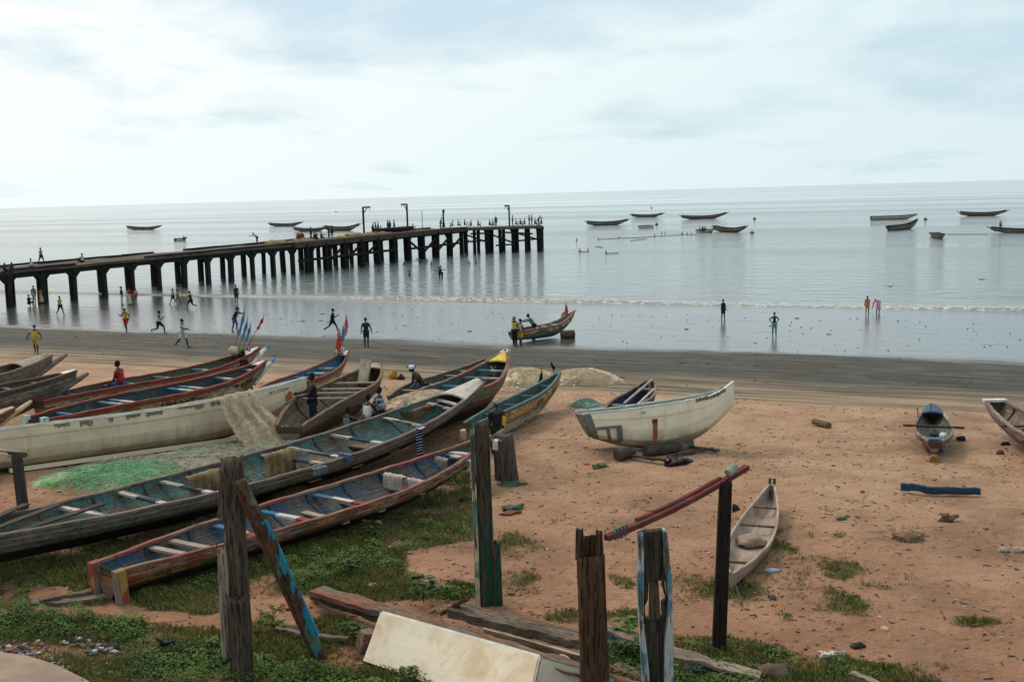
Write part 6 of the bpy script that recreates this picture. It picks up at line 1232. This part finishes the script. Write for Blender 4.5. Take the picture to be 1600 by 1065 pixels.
lump('float', 'round pale float at the bow of the rear pirogue, left of two', 365, 548, (.20, .20, .20), plain('cream_float', (.5, .42, .28)), 'float', 1.75, jit=.1); lump('float', 'greenish net bundle with the floats at the rear pirogue bow', 373, 549, (.26, .2, .18), plain('olive_bundle', (.14, .16, .09)), 'net bundle', 1.65, jit=.6)
p = gp(380, 556, 1.5); 
for (x, y, l) in ((881, 494, 'tied pale bundle under the red and white flag'),): lump('bundle', l, x, y, (.18, .15, .35), tanc, 'bundle', 1.2)
# birds
for (x, y, D, l, an) in ((525, 331, 190, 'gull gliding above the sea, left of the davits', .4), (1391, 448, 92, 'dark gull flying low with wings down right of the pink clad person', 1.9), (1533, 437, 98, 'gull over the water near the right edge', .3)):
    p = atd(x, y, D); m = MB(); k_ = .5
    m.tube([(-.2, 0, 0), (-.08, 0, .01), (.1, 0, .01), (.2, 0, .02), (.25, 0, .02)], [.02, .055, .05, .03, .01], 8)
    r = empty('gull', p, an, l, 'bird', 'gulls in flight'); m.build('body', gryc, r, smooth=True)
    for sg in (1, -1):
        m = MB(); m.sheet([[Vector((-.07, sg * .04, 0)), Vector((.07, sg * .04, .0))], [Vector((-.09, sg * .3, .14)), Vector((.05, sg * .3, .15))], [Vector((-.10, sg * .6, .10)), Vector((0, sg * .6, .11))], [Vector((-.16, sg * .8, .02)), Vector((-.13, sg * .8, .03))]], (0, 0, 1), .015); m.build('wing', gryc, r)
# ------------------------------------------------------------------ grass, weeds and litter
random.seed(11)
def bladecol(name, a, b): 
    M = NM(name, .75, .2); v = M.noise(M.co(), 1.3, 5); M.color(M.mix(M.step(v, .35, .65), a, b)); M.b.inputs['Subsurface Weight'].default_value = 0; return M.m
gA = bladecol('grass_green', (.085, .105, .022), (.16, .165, .042)); gB = bladecol('grass_olive', (.19, .18, .05), (.25, .20, .07)); gC = bladecol('weed_leaf', (.07, .125, .024), (.125, .19, .045)); gD = bladecol('weed_leaf_dark', (.038, .068, .018), (.065, .10, .028))
m = MB(); cnt = 0
V_, F_, I_ = m.v, m.f, m.mi
for i in range(230000):
    y = 12.8 + 18 * random.random() ** 1.5; x = random.uniform(-.62, .60) * y
    d = gdens(x, y)
    if d <= 0 or random.random() > d: continue
    if random.random() > 1.15 - (y - 13) * .03: continue
    z = ground(x, y); hgt = random.uniform(.05, .13) * (.40 + .6 * d * d); cnt += 1; mi = 0 if random.random() < .68 + .5 * n2(x, y, .4) else 1
    for b_ in range(3):
        a = random.random() * 6.28; ca, sa = math.cos(a), math.sin(a); w_ = .007 + .004 * random.random(); l = hgt * random.uniform(.3, .9); ox, oy = x + random.uniform(-.04, .04), y + random.uniform(-.04, .04); o = len(V_)
        V_ += [(ox - sa * w_, oy + ca * w_, z - .01), (ox + sa * w_, oy - ca * w_, z - .01), (ox + ca * l * .5 + sa * w_ * .6, oy + sa * l * .5 - ca * w_ * .6, z + hgt * .7), (ox + ca * l, oy + sa * l, z + hgt)]
        F_ += [(o, o + 1, o + 2), (o, o + 2, o + 3)]; I_ += [mi, mi]
tag(m.build('grass', [gA, gB]), 'short green grass in patches over the orange sand', 'grass', None, 'stuff'); print('grass', cnt)
# leafy weeds
def leaf(m, p, d, l, w_, mi):
    s_ = d.cross(Vector((0, 0, 1))); s_ = s_.normalized() if s_.length > .01 else Vector((1, 0, 0)); up_ = s_.cross(d)
    m.add([p, p + d * l * .45 + s_ * w_ + up_ * .01, p + d * l - up_ * l * .15, p + d * l * .45 - s_ * w_ + up_ * .01], [(0, 1, 2), (0, 2, 3)], mi)
m = MB(); clumps = []
for (poly, n_, hmul) in (([(-60, 960), (130, 955), (230, 985), (200, 1000), (60, 1000), (-60, 1000)], 60, 1.), ([(180, 1000), (330, 1010), (420, 1030), (520, 1050), (700, 1075), (640, 1110), (250, 1080), (200, 1050)], 90, 1.1), ([(430, 880), (560, 860), (620, 880), (560, 910), (440, 920)], 45, 1.), ([(150, 880), (340, 900), (330, 930), (230, 930)], 16, .9), ([(950, 1000), (1000, 1010), (1050, 1040), (1180, 1065), (1200, 1100), (940, 1090)], 60, 1.),
    ([(0, 895), (60, 900), (40, 960), (-40, 960)], 18, .8), ([(560, 840), (660, 815), (745, 820), (700, 850), (580, 870)], 22, .7), ([(640, 905), (740, 925), (700, 945), (630, 935)], 8, .9), ([(1060, 1000), (1250, 1020), (1380, 1060), (1150, 1060)], 30, .5)):
    W_ = gpoly(poly); xs_ = [q[0] for q in W_]; ys_ = [q[1] for q in W_]; k_ = 0
    for t_ in range(n_ * 12):
        x, y = random.uniform(min(xs_), max(xs_)), random.uniform(min(ys_), max(ys_))
        if inpoly(x, y, W_): clumps.append((x, y, hmul)); k_ += 1
        if k_ >= n_: break
for x, y, hm in clumps:
    z = ground(x, y); r_ = random.uniform(.12, .30) * hm; mi = random.choice((0, 0, 1)); 
    for i in range(int(70 * hm)):
        a = random.random() * 6.28; e_ = random.random(); rr = r_ * math.sqrt(random.random()); p = Vector((x + math.cos(a) * rr, y + math.sin(a) * rr, z + r_ * .95 * (1 - (rr / r_) ** 2) * random.uniform(.3, 1.05) + .02))
        d = Vector((math.cos(a + random.uniform(-.8, .8)), math.sin(a + random.uniform(-.8, .8)), random.uniform(-.2, .6))).normalized(); leaf(m, p, d, random.uniform(.035, .075), random.uniform(.014, .026), mi)
tag(m.build('weeds', [gC, gD]), 'low leafy green weeds thick among the grass', 'weeds', None, 'stuff')
def plant(px, py, h_, n_, lsz, label, mi=0, stem=.012, grp='young plants in the grass'):
    p = gp(px, py); p.z = ground(p.x, p.y); r = empty('young_plant', p, 0, label, 'plant', grp); ms = MB(); ml = MB(); random.seed(px)
    ms.tube([(0, 0, -.03), (.01, 0, h_ * .5), (-.01, .01, h_ * .8)], [stem, stem * .8, stem * .5], 6)
    for i in range(n_):
        a = i * 2.4 + random.random(); b0 = Vector((0, 0, h_ * random.uniform(.25, .8))); b1 = b0 + Vector((math.cos(a), math.sin(a), .9)).normalized() * h_ * random.uniform(.3, .5); ms.tube([b0, b1], [stem * .5, stem * .3], 4)
        for q in range(6): aa = a + random.uniform(-1.6, 1.6); leaf(ml, b1 + Vector((0, 0, random.uniform(-.04, .02))), Vector((math.cos(aa), math.sin(aa), random.uniform(-.2, .5))).normalized(), lsz * random.uniform(.7, 1.1), lsz * .34, 0)
    ms.build('stem', plain('plant_stem', (.03, .022, .012)), r); ml.build('leaves', [gC, gD][mi], r)
plant(428, 990, .46, 13, .10, 'little dark stemmed sapling between tall post and leaning board'); plant(662, 945, .46, 8, .19, 'broad leaved plant behind the long brown plank', 1); plant(697, 935, .22, 6, .12, 'small plant right of the broad leaved one'); plant(548, 905, .38, 12, .13, 'leafy plant in the shade under the front pirogue', 1); plant(330, 1010, .2, 6, .1, 'small plant left of the tall post foot')
plant(552, 905 + 100, .40, 10, .12, 'plant growing left of the cream panel', 1); plant(975, 1012, .42, 9, .16, 'large leaved weed between the thick post and the hollow post'); plant(985, 1035, .35, 9, .14, 'second large leaved weed, lower by the thick post', 1); plant(582, 842, .35, 8, .16, 'dusty leaved plant under the hull of the front pirogue', 1); plant(640, 1068, .30, 14, .09, 'bright weed in front of the cream panel')
# rubbish heap lower left
random.seed(31); cols = [plain('rubbish_white', (.5, .48, .44)), plain('rubbish_dark', (.03, .028, .028)), plain('rubbish_blue', (.05, .07, .11)), plain('rubbish_brown', (.16, .11, .075)), plain('rubbish_grey', (.22, .20, .18)), plain('rubbish_rust', (.25, .09, .05))]
m = MB(); p0 = gp(190, 1045)
for i in range(260):
    x, y = random.choice(((160, 1045), (190, 1050), (215, 1055), (130, 1000), (150, 1015), (175, 1010), (30, 1022), (8, 1020), (100, 1035), (225, 1060), (240, 1050), (205, 1042), (60, 1018))); p = gp(x + random.gauss(0, 14), y + random.gauss(0, 6)); p.z = ground(p.x, p.y) + .03; s_ = random.uniform(.018, .055)
    m.blob(p, (s_ * random.uniform(.7, 1.8), s_, s_ * .55), 7, 5, .5, random.choice((0, 1, 1, 2, 3, 3, 4, 4, 5)))
tag(m.build('rubbish', cols), 'litter of stones, rags and shells mixed in the grass by the road', 'rubbish', None, 'stuff')
# crumbs, twigs and chips over the sand
m = MB(); random.seed(77)
for i in range(9000):
    y = 13 + 34 * random.random(); x = random.uniform(-.5, .52) * y; s = shore(x, y)
    if s < 45.5 + 1.5 * n2(x, y, .3): continue
    if random.random() > .35 + 1.1 * n2(x, y, .35, 8) + .25: continue
    z = ground(x, y); q = random.random(); a = random.random() * 6.28
    if q < .45: l = random.uniform(.03, .16); m.box((x, y, z + .008), (l, .012 + .01 * random.random(), .012), (0, random.uniform(-.1, .1), a), random.choice((1, 3, 3)), jit=.006)
    else: s_ = random.uniform(.010, .030) * (1.8 if random.random() < .07 else 1); m.blob((x, y, z + s_ * .3), (s_ * 1.4, s_, s_ * .6), 5, 3, .4, random.choice((1, 1, 3, 3, 3, 4, 4, 5, 0)))
tag(m.build('beach_debris', cols), 'twigs, chips and crumbs strewn over the dry sand', 'debris', None, 'stuff')
m = MB()
for i in range(420):
    px = random.uniform(0, 1600); s = random.uniform(6, 41); t = random.uniform(-60, 40); x = 36.77 - s * .4254 + t * .905; y = 78.23 - s * .905 - t * .4254
    z = ground(x, y); a = -.44 + random.uniform(-.3, .3); l = random.uniform(.05, .4) if random.random() < .2 else random.uniform(.03, .10); m.box((x, y, z + .012), (l, l * .35, .03), (0, 0, a), random.choice((1, 1, 3)), jit=.012)
tag(m.build('seaweed_bits', cols), 'dark bits of weed left on the wet sand', 'seaweed', None, 'stuff')
